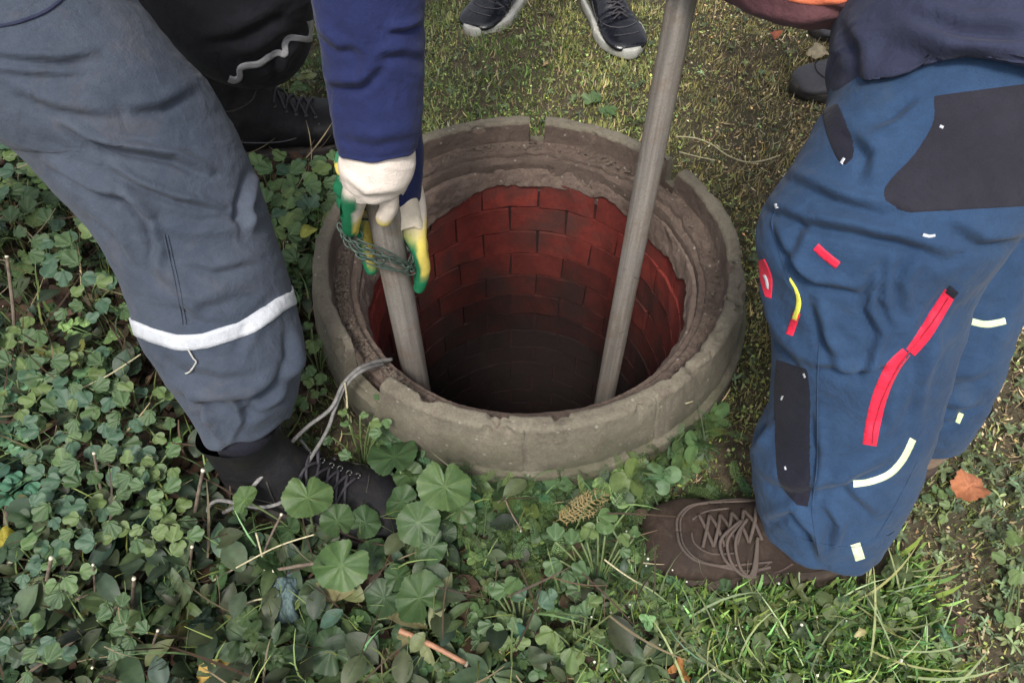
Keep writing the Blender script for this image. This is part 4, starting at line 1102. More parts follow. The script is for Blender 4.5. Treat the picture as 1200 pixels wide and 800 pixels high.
# brown boots
tx, hx = Pz(752, 640), Pz(1032, 650)
bo, top, side, wl, Mx = make_boot(Bp, 'boot', (.492, .390, 0), math.radians(178), .305, .060, .150, M['boot_brown'], M['sole_brown'], M['lace_brown'], seed=9)
for dx in (0, .016):
    for s_ in (1, -1):
        wl([top(.83 + dx, 0, .002), top(.82 + dx, s_ * .35, .002), top(.76 + dx, s_ * .66, .002), top(.66, s_ * (.78 + dx), .002), side(.55, .48 - dx * 4, s_, .002), side(.45, .55 - dx * 4, s_, .002)], .0024 if dx else .0017, M['lace_brown'], 'stitched_panel')
wl([top(.78, 0, .001), top(.77, .3, .001), top(.70, .52, .001), top(.60, .55, .001)], .0016, M['lace_brown'], 'stitched_panel')
wl([top(.77, -.3, .001), top(.70, -.52, .001), top(.60, -.55, .001)], .0016, M['lace_brown'], 'stitched_panel')
xs = laces(top, wl, .74, .50, 6, .40, M['lace_brown'], .0026, off=.004)
# loose bow hanging to the near side (local +y is the side towards the viewer)
for k_ in range(3):
    o_ = .03 * k_
    wl([top(.55 + o_ * .4, -.1, .010), top(.60 + o_, .25, .012), top(.605 + o_, .55, .008), side(.575 + o_ * .8, .44, 1, .006), side(.52 + o_ * .3, .44, 1, .010), top(.52, .35, .010)], .0024, M['lace_brown'], 'lace')
wl([side(.44, .20, 1), side(.40, .40, 1), side(.36, .55, 1)], .0018, M['boot_brown_dark'])
skin_obj('sock', [world_of(Mx, (.062, 0, .08)), world_of(Mx, (.064, 0, .15)), (.44, .42, .26)], [(0, 1), (1, 2)], [.048, .048, .042], M['patch'], Bp)
wl([side(.62, .10, 1), side(.54, .22, 1), side(.50, .38, 1), side(.46, .52, 1)], .0012, M['boot_brown_dark'])
FEET.append((.49, .391, .25, .400, .064))
b2, top, side, wl, Mx = make_boot(Bp, 'boot', (.650, .512, 0), math.radians(116), .335, .056, .150, M['boot_tan'], M['sole_brown'], M['lace_brown'], seed=10)
laces(top, wl, .74, .50, 6, .40, M['lace_brown'], .0026)
for z_ in (.5, .62, .74): wl([side(.30, z_, 1), side(.16, z_, 1), side(.06, z_, 1)], .0016, M['boot_brown_dark'])
FEET.append((.61, .55, .52, .76, .060))

# ------------------------------------------------------------------ C: black sneakers at the top
Cp = thing('person', 'person in dark trousers and black white-soled trainers facing the well from the far side', 'person', (.13, 1.98, 0))
def sneaker(parent, loc, head, seed):
    bo, top, side, wl, Mx = make_boot(parent, 'shoe', loc, head, .310, .056, .130, M['shoe_black'], M['sole_white'], M['lace_black'], 'shoe', .026, seed=seed)
    laces(top, wl, .70, .50, 5, .36, M['lace_black'], .0024)
    for s_ in (1, -1): wl([top(.80, 0), top(.78, s_ * .4), top(.72, s_ * .75), side(.55, .34, s_), side(.40, .46, s_)], .0013, M['shoe_grey'])
    wl([top(.86, -.6), top(.88, 0), top(.86, .6)], .0010, M['shoe_grey'])
    return Mx
ta, tb = Pz(553, 43), Pz(737, 66)
h1 = math.atan2(-.88, -.47); h2 = math.atan2(-.965, .26)
l1 = (ta[0] + .47 * .31, ta[1] + .88 * .31, 0); l2 = (tb[0] - .26 * .298, tb[1] + .965 * .298, 0)
sneaker(Cp, l1, h1, 31); sneaker(Cp, l2, h2, 32)
for l, h in ((l1, h1), (l2, h2)): FEET.append((l[0] + .03 * math.cos(h), l[1] + .03 * math.sin(h), l[0] + .25 * math.cos(h), l[1] + .25 * math.sin(h), .056))
trousers_part(Cp, (.12, 2.20, .95), [[((l1[0], l1[1] + .06, .50), .085), ((l1[0] - .03, l1[1] - .03, .11), .068)], [((l2[0], l2[1] + .06, .50), .085), ((l2[0] + .01, l2[1] - .05, .11), .068)]], M['trouser_e'])
jacket_part(Cp, (.12, 2.20, 1.04), (.12, 2.20, 1.36), (.12, 2.18, 1.54), (-.08, 2.2, 1.46), (.32, 2.2, 1.46), M['darknavy'],
            [[((-.14, 2.2, 1.2), .06), ((-.10, 2.06, 1.0), .05)], [((.38, 2.2, 1.2), .06), ((.34, 2.06, 1.0), .05)]])
head_part(Cp, (.12, 2.18, 1.52), (.12, 2.12, 1.78), (0, -1, -.4))

# ------------------------------------------------------------------ D: dark grey shoe behind the blue trousers
Dp = thing('person', 'person hidden behind the blue trousers, only a dark grey shoe toe showing on grass', 'person', (.86, 1.56, 0))
bo, top, side, wl, Mx = make_boot(Dp, 'shoe', (.975, 1.60, 0), math.radians(192), .30, .056, .145, M['shoe_grey'], M['sole_black'], M['lace_black'], 'shoe', .022, seed=41)
laces(top, wl, .66, .48, 4, .36, M['lace_black'], .0024)
for s_ in (1, -1): wl([top(.84, 0), top(.82, s_ * .45), top(.76, s_ * .85), side(.6, .2, s_)], .0014, M['sole_black'])
FEET.append((.95, 1.595, .73, 1.55, .058))
b2, top, side, wl, Mx = make_boot(Dp, 'shoe', (1.08, 1.86, 0), math.radians(195), .30, .056, .145, M['shoe_grey'], M['sole_black'], M['lace_black'], 'shoe', .022, seed=42)
FEET.append((1.05, 1.85, .83, 1.80, .058))
trousers_part(Dp, (1.06, 1.74, .94), [[((.98, 1.64, .50), .085), ((.94, 1.60, .10), .068)], [((1.06, 1.84, .50), .085), ((1.04, 1.85, .10), .068)]], M['darknavy'])
jacket_part(Dp, (1.06, 1.74, 1.04), (1.05, 1.74, 1.36), (1.03, 1.74, 1.54), (1.03, 1.54, 1.46), (1.05, 1.94, 1.46), M['darknavy'],
            [[((1.0, 1.48, 1.2), .06), ((.9, 1.56, 1.0), .05)], [((1.0, 2.0, 1.2), .06), ((.9, 1.94, 1.0), .05)]])
head_part(Dp, (1.03, 1.74, 1.52), (.98, 1.74, 1.78), (-1, -.1, -.4))

# ================================================================== VEGETATION
def rotz(a):
    c, s, o, i = np.cos(a), np.sin(a), np.zeros_like(a), np.ones_like(a)
    return np.stack([np.stack([c, -s, o], -1), np.stack([s, c, o], -1), np.stack([o, o, i], -1)], -2)
def rotx(a):
    c, s, o, i = np.cos(a), np.sin(a), np.zeros_like(a), np.ones_like(a)
    return np.stack([np.stack([i, o, o], -1), np.stack([o, c, -s], -1), np.stack([o, s, c], -1)], -2)
def batch(name, label, cat, temps, pos, scale, yaw, tilt, col, mat, tiltdir=None, smooth=True):
    """temps: list of (V, F(quads), shade per vertex); one joined mesh"""
    N = len(pos); pick = rng.integers(0, len(temps), N)
    R = rotz(yaw) @ rotx(tilt) if tiltdir is None else rotz(tiltdir) @ rotx(tilt) @ rotz(yaw)
    Vs, Fs, Cs, off = [], [], [], 0
    for k, (V, F, S) in enumerate(temps):
        m = pick == k
        if not m.any(): continue
        n = m.sum(); VV = np.einsum('nij,vj->nvi', R[m], V) * scale[m][:, None, None] + pos[m][:, None, :]
        Vs.append(VV.reshape(-1, 3)); Cs.append((col[m][:, None, :] * S[None, :, None] if S.ndim == 1 else col[m][:, None, :] * S[None]).reshape(-1, 3))
        Fs.append((F[None] + (np.arange(n) * len(V))[:, None, None]).reshape(-1, 4) + off); off += n * len(V)
    o = obj(name, mesh_np(name, np.concatenate(Vs), np.concatenate(Fs), smooth, np.concatenate(Cs), mat)); stuff(o)
    if label: tag(o, label, cat)
    return o
def blade_t(bend, seg=3, w=.035, curl=0):
    t = np.linspace(0, 1, seg + 1); a = bend * t ** 1.3
    y = np.cumsum(np.r_[0, np.sin((a[1:] + a[:-1]) / 2)]) / seg; z = np.cumsum(np.r_[0, np.cos((a[1:] + a[:-1]) / 2)]) / seg
    ww = w * np.array([.8, 1.0, .15]) if seg == 2 else w * np.array([.75, 1.0, .8, .12]) if seg == 3 else w * np.interp(t, [0, .3, .7, 1], [.7, 1, .75, .08])
    x = curl * t ** 2
    V = np.stack([np.stack([x - ww, y, z], -1), np.stack([x + ww, y + .01, z], -1)], 1).reshape(-1, 3)
    F = np.array([[2 * i, 2 * i + 1, 2 * i + 3, 2 * i + 2] for i in range(seg)])
    S = np.repeat(np.interp(t, [0, .5, 1], [.9, 1, 1.1]), 2)
    return V, F, S
BL = [blade_t(b, 3, w, c) for b, w, c in ((.5, .04, .1), (1.0, .035, -.15), (1.5, .04, .2), (1.9, .045, -.2), (.9, .055, .1), (1.3, .03, 0), (2.2, .05, .3))]
def lamina(outline_w, n_len=6, droop=.5, fold=.25, petiole=0.0, wave=0.0, veins=0, vb=1.25):
    """long leaf: outline_w(t)->half width, points along +y; returns quads"""
    t = np.linspace(0, 1, n_len + 1); cols = np.array([-1, -.5, 0, .5, 1.0])
    V, S = [], []
    for i, tt in enumerate(t):
        a = droop * tt; y = math.sin(max(a, 1e-4)) / max(droop, 1e-4) if droop > 0 else tt; z = -(1 - math.cos(a)) / max(droop, 1e-4)
        w = outline_w(tt)
        for c in cols:
            V.append((c * w, y + petiole, z + abs(c) * w * fold + wave * math.sin(tt * 14 + c) * abs(c)))
            S.append(vb if c == 0 else (1.0 + (.07 if i % 2 else -.05)))
    return np.array(V), grid_faces(n_len + 1, 5), np.array(S)
def round_leaf(lobes=3, depth=.12, n=18, rings=3, cup=.15, wave=.06, cx=.5, seed=0, vein=1.18, notch=.0):
    """roundish leaf, base at origin, centre at (0,cx)"""
    r_ = np.random.default_rng(seed); V = [(0, .02 if notch == 0 else cx * .75, 0)]; S = [vein]
    ang = np.linspace(-PI / 2, 1.5 * PI, n, endpoint=False)
    ph0 = r_.uniform(0, .5)
    for k in range(1, rings + 1):
        q = k / rings
        for a in ang:
            d = abs((a + PI / 2 + PI) % (2 * PI) - PI)            # 0 at the base
            R = .5 * (1 - 1.15 * depth * abs(math.sin(lobes / 2 * (a - PI / 2))) ** 5 * q) * (1 - notch * math.exp(-(d / .30) ** 2))
            if notch == 0: x, y = R * q * math.cos(a), cx * (1 if k else 0) * q + R * q * math.sin(a) + (1 - q) * .02
            else: x, y = R * q * math.cos(a), cx * (.75 + .25 * q) + R * q * math.sin(a)
            pl = math.cos(lobes * (a - PI / 2))
            z = cup * (q * q) * .5 + wave * q * pl * .5 + r_.normal(0, .008)
            V.append((x, y, z)); S.append(1 + (vein - 1) * max(0, pl) ** 6 - .04 * q + r_.normal(0, .03))
    F = []
    for i in range(0, n, 2):
        F.append((0, 1 + i, 1 + (i + 1) % n, 1 + (i + 2) % n))
    for k in range(rings - 1):
        for i in range(n):
            a = 1 + k * n; F.append((a + i, a + n + i, a + n + (i + 1) % n, a + (i + 1) % n))
    return np.array(V, float), np.array(F), np.array(S)
def combine(parts):
    """parts: list of (template, 3x3, offset, shade)"""
    Vs, Fs, Ss, o = [], [], [], 0
    for (V, F, S), R, t, s in parts:
        Vs.append(V @ np.array(R).T + t); Fs.append(F + o); Ss.append(S * s); o += len(V)
    return np.concatenate(Vs), np.concatenate(Fs), np.concatenate(Ss)
def Rzx(yaw, tilt=0., s=1.): return (rotz(np.array([yaw]))[0] @ rotx(np.array([tilt]))[0]) * s
def stem_t(p0, p1, w=.02):
    p0, p1 = np.array(p0, float), np.array(p1, float); d = np.cross(p1 - p0, [0, 0, 1.]); d = d / (np.linalg.norm(d) + 1e-6) * w
    if np.linalg.norm(d) < w * .5: d = np.array([w, 0, 0])
    e = np.array([0, w, 0]) if abs(d[0]) > abs(d[1]) else np.array([w, 0, 0])
    V = np.array([p0 - d, p0 + d, p1 + d, p1 - d, p0 - e, p0 + e, p1 + e, p1 - e]); return V, np.array([[0, 1, 2, 3], [4, 5, 6, 7]]), np.full(8, .8)
def trifoliate(seed, lobes=2, dep=.10):
    r_ = np.random.default_rng(seed); parts = []
    for k in range(3):
        parts.append((round_leaf(lobes, dep, 16, 2, .04, .10, .5, seed * 7 + k, 1.15), Rzx(k * 2.09 + r_.normal(0, .12), r_.normal(-.12, .15), r_.uniform(.85, 1.1)), np.array([0, 0, 0]), r_.uniform(.9, 1.1)))
    parts.append((stem_t((0, 0, 0), (r_.normal(0, .5), r_.normal(0, .5), -2.4), .03), np.eye(3), 0, 1)); return combine(parts)
TRI = [trifoliate(s, 2 + s % 3, .10 + .10 * (s % 3)) for s in range(6)]
def celandine(seed):
    """pinnate cluster of rounded, lobed leaflets (as on the left bank)"""
    r_ = np.random.default_rng(seed); parts = []
    for k, (x, y, a) in enumerate(((0, 1.15, 0), (.35, .75, -.9), (-.35, .72, .95), (.28, .25, -1.25), (-.28, .22, 1.2))):
        parts.append((round_leaf(3, .38, 24, 2, .03, .12, .5, seed * 11 + k, 1.15), Rzx(a + r_.normal(0, .1), r_.normal(-.1, .12), r_.uniform(.75, 1.05) * (1.15 if k == 0 else .9)), np.array([x * .6, y, r_.normal(0, .04)]), r_.uniform(.9, 1.1)))
    parts.append((stem_t((0, 1.2, 0), (0, -.6, -.3), .025), np.eye(3), 0, 1.1)); parts.append((stem_t((0, -.6, -.3), (0, -1.0, -2.0), .03), np.eye(3), 0, .9)); return combine(parts)
CEL = [celandine(s) for s in range(5)]
LAN = [lamina(lambda t, w=w: w * math.sin(PI * min(1, t * .96 + .04)) ** .8, 6, d, .22, 0, .02) for w, d in ((.22, .6), (.28, .9), (.18, 1.2), (.32, .4))]
def rosette(seed, n=5, w=.16):
    r_ = np.random.default_rng(seed); parts = []
    for k in range(n):
        L = lamina(lambda t: w * math.sin(PI * min(1, t * .95 + .05)) ** .7, 4, r_.uniform(.4, 1.2), .2)
        parts.append((L, Rzx(2 * PI * k / n + r_.normal(0, .3), r_.uniform(.1, .9), r_.uniform(.7, 1.1)), np.array([0, 0, 0]), r_.uniform(.85, 1.15)))
    return combine(parts)
ROS = [rosette(s, 4 + s % 3, .15 + .04 * (s % 3)) for s in range(6)]
def feather(seed, n=13):
    r_ = np.random.default_rng(seed); V, F, S = [], [], []
    def quad(a, b, w):
        a, b = np.array(a, float), np.array(b, float); d = b - a; p = np.cross(d, [0, 0, 1.]); p = p / (np.linalg.norm(p) + 1e-6) * w
        i = len(V); V.extend([a - p, a + p, b + p * .3, b - p * .3]); F.append((i, i + 1, i + 2, i + 3)); S.extend([1] * 4)
    def sp(t): return np.array([.06 * math.sin(t * 3), t, .25 * t - .45 * t * t])
    for i in range(6): quad(sp(i / 6), sp((i + 1) / 6), .012)
    for i in range(n):
        t = .12 + .86 * i / n; c = sp(t); L = .17 * math.sin(PI * (t * .9 + .08)) + .03
        for s in (-1, 1):
            e = c + np.array([s * L, L * .5, r_.normal(0, .05)]); quad(c, e, .014)
            for q in (.45, .75):
                m = c + (e - c) * q; quad(m, m + np.array([s * L * .12, L * .42, r_.normal(0, .03)]), .010); quad(m, m + np.array([s * L * .35, -L * .12, r_.normal(0, .03)]), .010)
    return np.array(V), np.array(F), np.array(S, float)
FEA = [feather(s) for s in range(4)]

BLS = [blade_t(b, 2, w, c) for b, w, c in ((.5, .055, .1), (1.0, .05, -.15), (1.5, .055, .2), (1.9, .06, -.2), (.9, .075, .1), (1.3, .045, 0), (1.1, .09, .1))]
# --- where things grow (world metres)
def zone_left(x, y):      # tall weeds on the left bank
    n = .09 * fbm2(x, y, 5, 21)
    return sstep(-.27, -.39, x + n - .05 * (y > .9)) * sstep(1.62, 1.42, y + n)
def zone_front(x, y):     # weeds in front of the well
    n = .07 * fbm2(x, y, 6, 22)
    return sstep(.50, .42, y + n) * sstep(.26, .16, x + n)
def zone_fgrass(x, y):    # fresh grass at lower right
    n = .06 * fbm2(x, y, 7, 23)
    return sstep(.10, .20, x + n) * sstep(.62, .52, x + n) * sstep(.40, .34, y + .5 * n)
def zone_soil(x, y):      # worn earth
    n = .10 * fbm2(x, y, 6, 24, 5)
    a = np.exp(-(((x - .60) / .10) ** 2 + ((y - .34) / .16) ** 2)); b = np.exp(-(((x - .72) / .25) ** 2 + ((y - 1.30) / .22) ** 2))
    c = np.exp(-(((x - .08) / .16) ** 2 + ((y - 1.30) / .07) ** 2)); d = np.exp(-(((x - .78) / .22) ** 2 + ((y - .62) / .12) ** 2))
    e = np.exp(-(((x + .45) / .07) ** 2 + ((y - 1.47) / .05) ** 2))
    return np.clip(.9 * a + .85 * b + .75 * c + .6 * d + .8 * e + n * 2.2, 0, 1)
def scatter(n, x0, x1, y0, y1, dens=None, pad=0., foot=1.0):
    x = rng.uniform(x0, x1, n); y = rng.uniform(y0, y1, n)
    k = ~blocked(x, y, pad, foot)
    if dens is not None: k &= rng.random(n) < dens(x, y)
    x, y = x[k], y[k]
    return np.stack([x, y, gz(x, y)], -1)
def colours(n, base, var=.18, hue=.10):
    b = np.array(base, float)
    if b.ndim == 1: b = np.repeat(b[None], n, 0)
    v = np.exp(rng.normal(0, var, (n, 1))); h = rng.normal(0, hue, (n, 1))
    return b * v * np.concatenate([1 + h, np.ones_like(h), 1 - h], 1)

def grass_cols(P, kind=0):
    n = len(P); g = np.array([.180, .280, .080]); yv = np.array([.54, .50, .19]); dk = np.array([.090, .140, .055]); dry = np.array([.60, .50, .32])
    f = fbm2(P[:, 0], P[:, 1], 3.5, 31) ; f2 = fbm2(P[:, 0], P[:, 1], 11, 32)
    u = rng.random(n)
    wy = sstep(-.35, .20, f + .25 * (P[:, 0] > .1) + .5 * (P[:, 1] - 1.2) * 0)[:, None]
    c = g * (1 - .55 * wy) + yv * .55 * wy
    c = np.where((u < .20)[:, None], dk, c); c = np.where((u > .93 - .10 * wy[:, 0])[:, None], dry, c)
    # bluish green at upper left
    bl = (sstep(.05, -.25, P[:, 0]) * sstep(1.1, 1.3, P[:, 1]))[:, None]
    c = c * (1 - .45 * bl) + np.array([.095, .170, .100]) * .45 * bl
    pr = (sstep(.22, .5, P[:, 0]) * sstep(.5, .75, P[:, 1]))[:, None]; c = c * (1 - .55 * pr) + np.array([.50, .42, .20]) * .55 * pr
    return colours(n, c * (1 + .45 * f2)[:, None], .24, .06)
# lawn
def lawn_d(x, y):
    s = zone_soil(x, y); cl = .55 + .9 * fbm2(x, y, 14, 33)
    return np.clip((1 - .72 * s) * np.clip(cl, .25, 1) * (1 - .93 * zone_left(x, y)) * (1 - .75 * zone_front(x, y)), 0, 1)
P = scatter(330000, -1.7, 1.7, .10, 2.5, lawn_d, -.012)
n = len(P); s = rng.uniform(.010, .027, n) * (1 + .35 * fbm2(P[:, 0], P[:, 1], 9, 34)); s = s * np.where(P[:, 0] > .3, .82, 1)
batch('lawn_grass', 'short tufted green and yellowish lawn grass round the well', 'grass', BLS, P - [0, 0, .002], s, rng.uniform(0, 2 * PI, n), rng.normal(1.0, .42, n), grass_cols(P), M['grass'])
P = scatter(40000, -4, 4, -1.2, 5, lambda x, y: ~((np.abs(x) < 1.65) & (y > .12) & (y < 2.45)), 0)
n = len(P); batch('outer_grass', 'grass beyond the edges of the picture', 'grass', BL, P, rng.uniform(.03, .06, n), rng.uniform(0, 2 * PI, n), rng.normal(.3, .3, n), grass_cols(P), M['grass'])
# tiny leaves, clippings and moss tufts between the blades
OV = []
for w_, l_ in ((.30, 1.), (.42, .9), (.20, 1.2)):
    OV.append((np.array([(0, 0, 0), (w_, l_ * .45, .12), (0, l_, -.1), (-w_, l_ * .45, .12), (0, l_ * .5, 0)], float), np.array([(0, 1, 2, 4), (0, 4, 2, 3)]), np.array([.85, 1, 1.05, 1, 1.1])))
P = scatter(120000, -1.7, 1.7, .10, 2.5, lambda x, y: (1 - .93 * zone_left(x, y)) * (1 - .75 * zone_front(x, y)) * np.clip(.45 + 1.5 * fbm2(x, y, 10, 71), .08, 1), -.012)
n = len(P); P[:, 2] += rng.uniform(.001, .011, n)
br = np.clip(zone_soil(P[:, 0], P[:, 1]) + .55 * sstep(.35, .6, P[:, 0]) * sstep(.5, .7, P[:, 1]), 0, .9); cc = np.where((rng.random(n) < br)[:, None], np.array([.44, .35, .21]), np.array([.24, .32, .105]))
cc = cc * (1 + .45 * (sstep(.22, .5, P[:, 0]) * sstep(.5, .75, P[:, 1]))[:, None])
batch('lawn_leaflets', 'tiny leaves and clippings lying between the grass blades', 'ground cover', OV, P, rng.uniform(.004, .010, n), rng.uniform(0, 2 * PI, n), rng.normal(0, .5, n), colours(n, cc, .42, .10), M['grass'])
# fresh longer grass at the lower right
P = scatter(13000, .02, .75, .08, .46, zone_fgrass)
n = len(P); batch('long_grass', 'brighter longer grass in front of the brown boot', 'grass', BL, P, rng.uniform(.022, .065, n), rng.uniform(0, 2 * PI, n), rng.normal(1.0, .45, n), colours(n, (.175, .295, .085), .45, .14), M['grass'])
P = scatter(900, .05, .75, .08, .44, zone_fgrass)
n = len(P); P[:, 2] += rng.uniform(.01, .04, n)
batch('grass_weeds', 'small mixed weed leaves in the grass before the brown boot', 'weeds', ROS + TRI + FEA, P, rng.uniform(.012, .028, n), rng.uniform(0, 2 * PI, n), rng.normal(.2, .5, n), colours(n, (.09, .125, .055), .4, .1), M['leaf'])
P = scatter(420, .0, .75, .08, .50, zone_fgrass)
n = len(P); TS = [blade_t(b, 6, w, c) for b, w, c in ((.5, .014, .25), (.9, .012, -.3))]; P[:, 2] += rng.uniform(.01, .04, n)
batch('grass_stems', 'long pale grass stems lying in the grass before the brown boot', 'stalks', TS, P, rng.uniform(.06, .14, n), rng.uniform(0, 2 * PI, n), rng.normal(1.2, .25, n), colours(n, (.26, .30, .15), .3, .1), M['dry'])
# long thin blades arching in the weeds
P = scatter(2600, -1.0, .5, .12, 1.1, lambda x, y: np.maximum(zone_left(x, y) * .7, zone_front(x, y)), .004)
n = len(P); T2 = [blade_t(b, 6, w, c) for b, w, c in ((1.2, .012, .2), (1.8, .010, -.2), (.8, .014, .1))]
batch('weed_grass', 'thin arching grass stems among the weeds', 'grass', T2, P, rng.uniform(.06, .14, n), rng.uniform(0, 2 * PI, n), rng.normal(.4, .4, n), colours(n, (.15, .21, .075), .40, .12), M['grass'])
# dry thatch on worn earth and under everything
def thatch_d(x, y): return np.clip(.18 + .82 * zone_soil(x, y) + .5 * sstep(.4, .6, x) * sstep(.5, .7, y), 0, 1)
P = scatter(42000, -1.5, 1.6, .12, 2.3, thatch_d, -.005)
n = len(P); P[:, 2] += rng.uniform(.0, .006, n); tc_ = np.where(rng.random((n, 1)) < .5, np.array([[.44, .36, .22]]), np.array([[.22, .155, .10]]))
batch('dry_thatch', 'dry straw and dead stems lying on the worn earth', 'straw', BL, P, rng.uniform(.012, .03, n), rng.uniform(0, 2 * PI, n), rng.normal(1.35, .25, n), colours(n, tc_, .35, .05), M['dry'])
# dead leaves and stems under the weeds on the left
P = scatter(5200, -1.4, .3, .10, 1.4, lambda x, y: np.maximum(zone_left(x, y), .7 * zone_front(x, y)))
n = len(P); P[:, 2] += rng.uniform(.0, .03, n)
batch('leaf_litter', 'brown withered leaf litter under the weeds', 'leaf litter', LAN, P, rng.uniform(.02, .05, n), rng.uniform(0, 2 * PI, n), rng.normal(.3, .6, n), colours(n, (.055, .036, .026), .4, .05), M['dry'])
P = scatter(1500, -1.5, .3, .05, 1.5, lambda x, y: np.maximum(zone_left(x, y), .7 * zone_front(x, y)), .01, 1.2)
n = len(P); P[:, 2] += rng.uniform(.01, .11, n); TS = [blade_t(b, 6, w, c) for b, w, c in ((.3, .013, .15), (.8, .011, -.2), (.15, .016, .05))]
tc_ = np.where(rng.random((n, 1)) < .35, np.array([[.30, .25, .16]]), np.array([[.10, .07, .05]]))
batch('dead_stalks', 'dead brown stalks tangled among the weeds', 'stalks', TS, P, rng.uniform(.05, .12, n), rng.uniform(0, 2 * PI, n), rng.normal(1.25, .3, n), colours(n, tc_ * .75, .35, .05), M['dry'])
P = scatter(170, -1.3, -.1, .10, 1.1, lambda x, y: zone_left(x, y), .01, 1.2)
n = len(P); TS = [blade_t(b, 6, w, c) for b, w, c in ((.2, .020, .10), (.5, .018, -.15))]
batch('dead_stems', 'upright brown dead stems standing between the weeds', 'stalks', TS, P, rng.uniform(.08, .16, n), rng.uniform(0, 2 * PI, n), rng.normal(.35, .3, n), colours(n, (.12, .085, .06), .4, .05), M['dry'])
# small lawn weeds: little oval leaves, denser lower right
def chick_d(x, y): return np.clip(.16 + .75 * sstep(.50, .62, x) * sstep(.62, .5, y) + .30 * sstep(.55, .8, x) * sstep(1.0, .7, y) + .35 * zone_fgrass(x, y), 0, 1) * (1 - .6 * zone_soil(x, y)) * (1 - zone_left(x, y))
P = scatter(16000, -.5, 1.5, .08, 2.1, chick_d, .0)
n = len(P); P[:, 2] += rng.uniform(.004, .016, n)
batch('chickweed', 'small oval-leaved chickweed spreading over the soil', 'ground cover', ROS, P, rng.uniform(.006, .020, n) * np.where((P[:, 1] > 1.1), .75, 1), rng.uniform(0, 2 * PI, n), rng.normal(0, .35, n), colours(n, (.125, .165, .080), .42, .10), M['leaf'])
# left bank carpet of rounded leaves, three layers
LAY = 0
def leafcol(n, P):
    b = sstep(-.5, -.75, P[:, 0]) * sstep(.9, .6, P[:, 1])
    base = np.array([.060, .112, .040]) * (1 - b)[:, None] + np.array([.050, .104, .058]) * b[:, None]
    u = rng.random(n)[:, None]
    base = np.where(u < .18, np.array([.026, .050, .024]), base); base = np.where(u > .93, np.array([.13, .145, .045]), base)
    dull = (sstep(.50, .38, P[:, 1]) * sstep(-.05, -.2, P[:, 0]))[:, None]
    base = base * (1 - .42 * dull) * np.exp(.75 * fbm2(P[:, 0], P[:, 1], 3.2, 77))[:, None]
    base = base * (.42, .85, 1.45)[LAY]  # shade under the leaves painted into the low layer, light into the top
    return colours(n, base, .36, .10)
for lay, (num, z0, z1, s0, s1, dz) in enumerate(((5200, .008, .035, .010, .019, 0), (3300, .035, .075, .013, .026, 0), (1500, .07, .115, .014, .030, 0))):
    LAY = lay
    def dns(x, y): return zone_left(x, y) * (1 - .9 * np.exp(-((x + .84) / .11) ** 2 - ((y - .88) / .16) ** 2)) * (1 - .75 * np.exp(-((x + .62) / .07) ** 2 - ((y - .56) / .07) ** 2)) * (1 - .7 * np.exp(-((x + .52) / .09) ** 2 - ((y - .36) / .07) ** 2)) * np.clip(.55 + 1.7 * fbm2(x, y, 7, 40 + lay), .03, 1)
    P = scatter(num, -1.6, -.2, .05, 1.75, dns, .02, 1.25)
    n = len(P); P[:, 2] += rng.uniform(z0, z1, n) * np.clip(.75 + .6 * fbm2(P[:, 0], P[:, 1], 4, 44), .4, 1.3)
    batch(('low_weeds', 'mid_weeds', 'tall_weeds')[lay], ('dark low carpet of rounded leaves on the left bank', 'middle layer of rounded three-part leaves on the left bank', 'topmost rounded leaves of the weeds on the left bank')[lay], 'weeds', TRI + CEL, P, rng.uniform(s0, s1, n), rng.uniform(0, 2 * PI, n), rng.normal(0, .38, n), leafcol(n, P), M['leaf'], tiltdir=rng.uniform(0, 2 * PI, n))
# lance leaves mixed in the left bank and front
P = scatter(3400, -1.3, .18, .06, .85, lambda x, y: np.clip(zone_left(x, y) * (.25 + .75 * sstep(.55, .4, y)) + .35 * zone_front(x, y), 0, 1), .012, 1.2)
n = len(P); P[:, 2] += rng.uniform(.01, .085, n)
batch('lance_weeds', 'narrow pointed leaves among the weeds in the foreground', 'weeds', LAN, P, rng.uniform(.022, .058, n), rng.uniform(0, 2 * PI, n), rng.normal(.1, .5, n), colours(n, (.050, .070, .038), .45, .12), M['leaf'])
# weeds in front: rounded small leaves and feathery yarrow
P = scatter(1500, -.42, .26, .08, .50, lambda x, y: zone_front(x, y) * np.clip(.5 + fbm2(x, y, 9, 51), .1, 1), .006, 1.1)
n = len(P); P[:, 2] += rng.uniform(.008, .05, n)
batch('front_weeds', 'small rounded weed leaves in front of the well', 'weeds', TRI, P, rng.uniform(.009, .017, n), rng.uniform(0, 2 * PI, n), rng.normal(0, .4, n), colours(n, (.075, .125, .045), .34, .10), M['leaf'], tiltdir=rng.uniform(0, 2 * PI, n))
def yar(x, y): return np.exp(-(((x - .06) / .17) ** 2 + ((y - .45) / .075) ** 2)) + .6 * np.exp(-(((x - .16) / .1) ** 2 + ((y - .42) / .08) ** 2))
P = scatter(5200, -.2, .42, .2, .60, yar, .0, 1.05)
n = len(P); P[:, 2] += rng.uniform(.006, .045, n)
batch('yarrow', 'feathery dark green yarrow foliage against the front of the well ring', 'yarrow', FEA, P, rng.uniform(.018, .044, n), rng.uniform(0, 2 * PI, n), rng.normal(.35, .5, n), colours(n, (.085, .150, .055), .40, .12), M['leaf'])
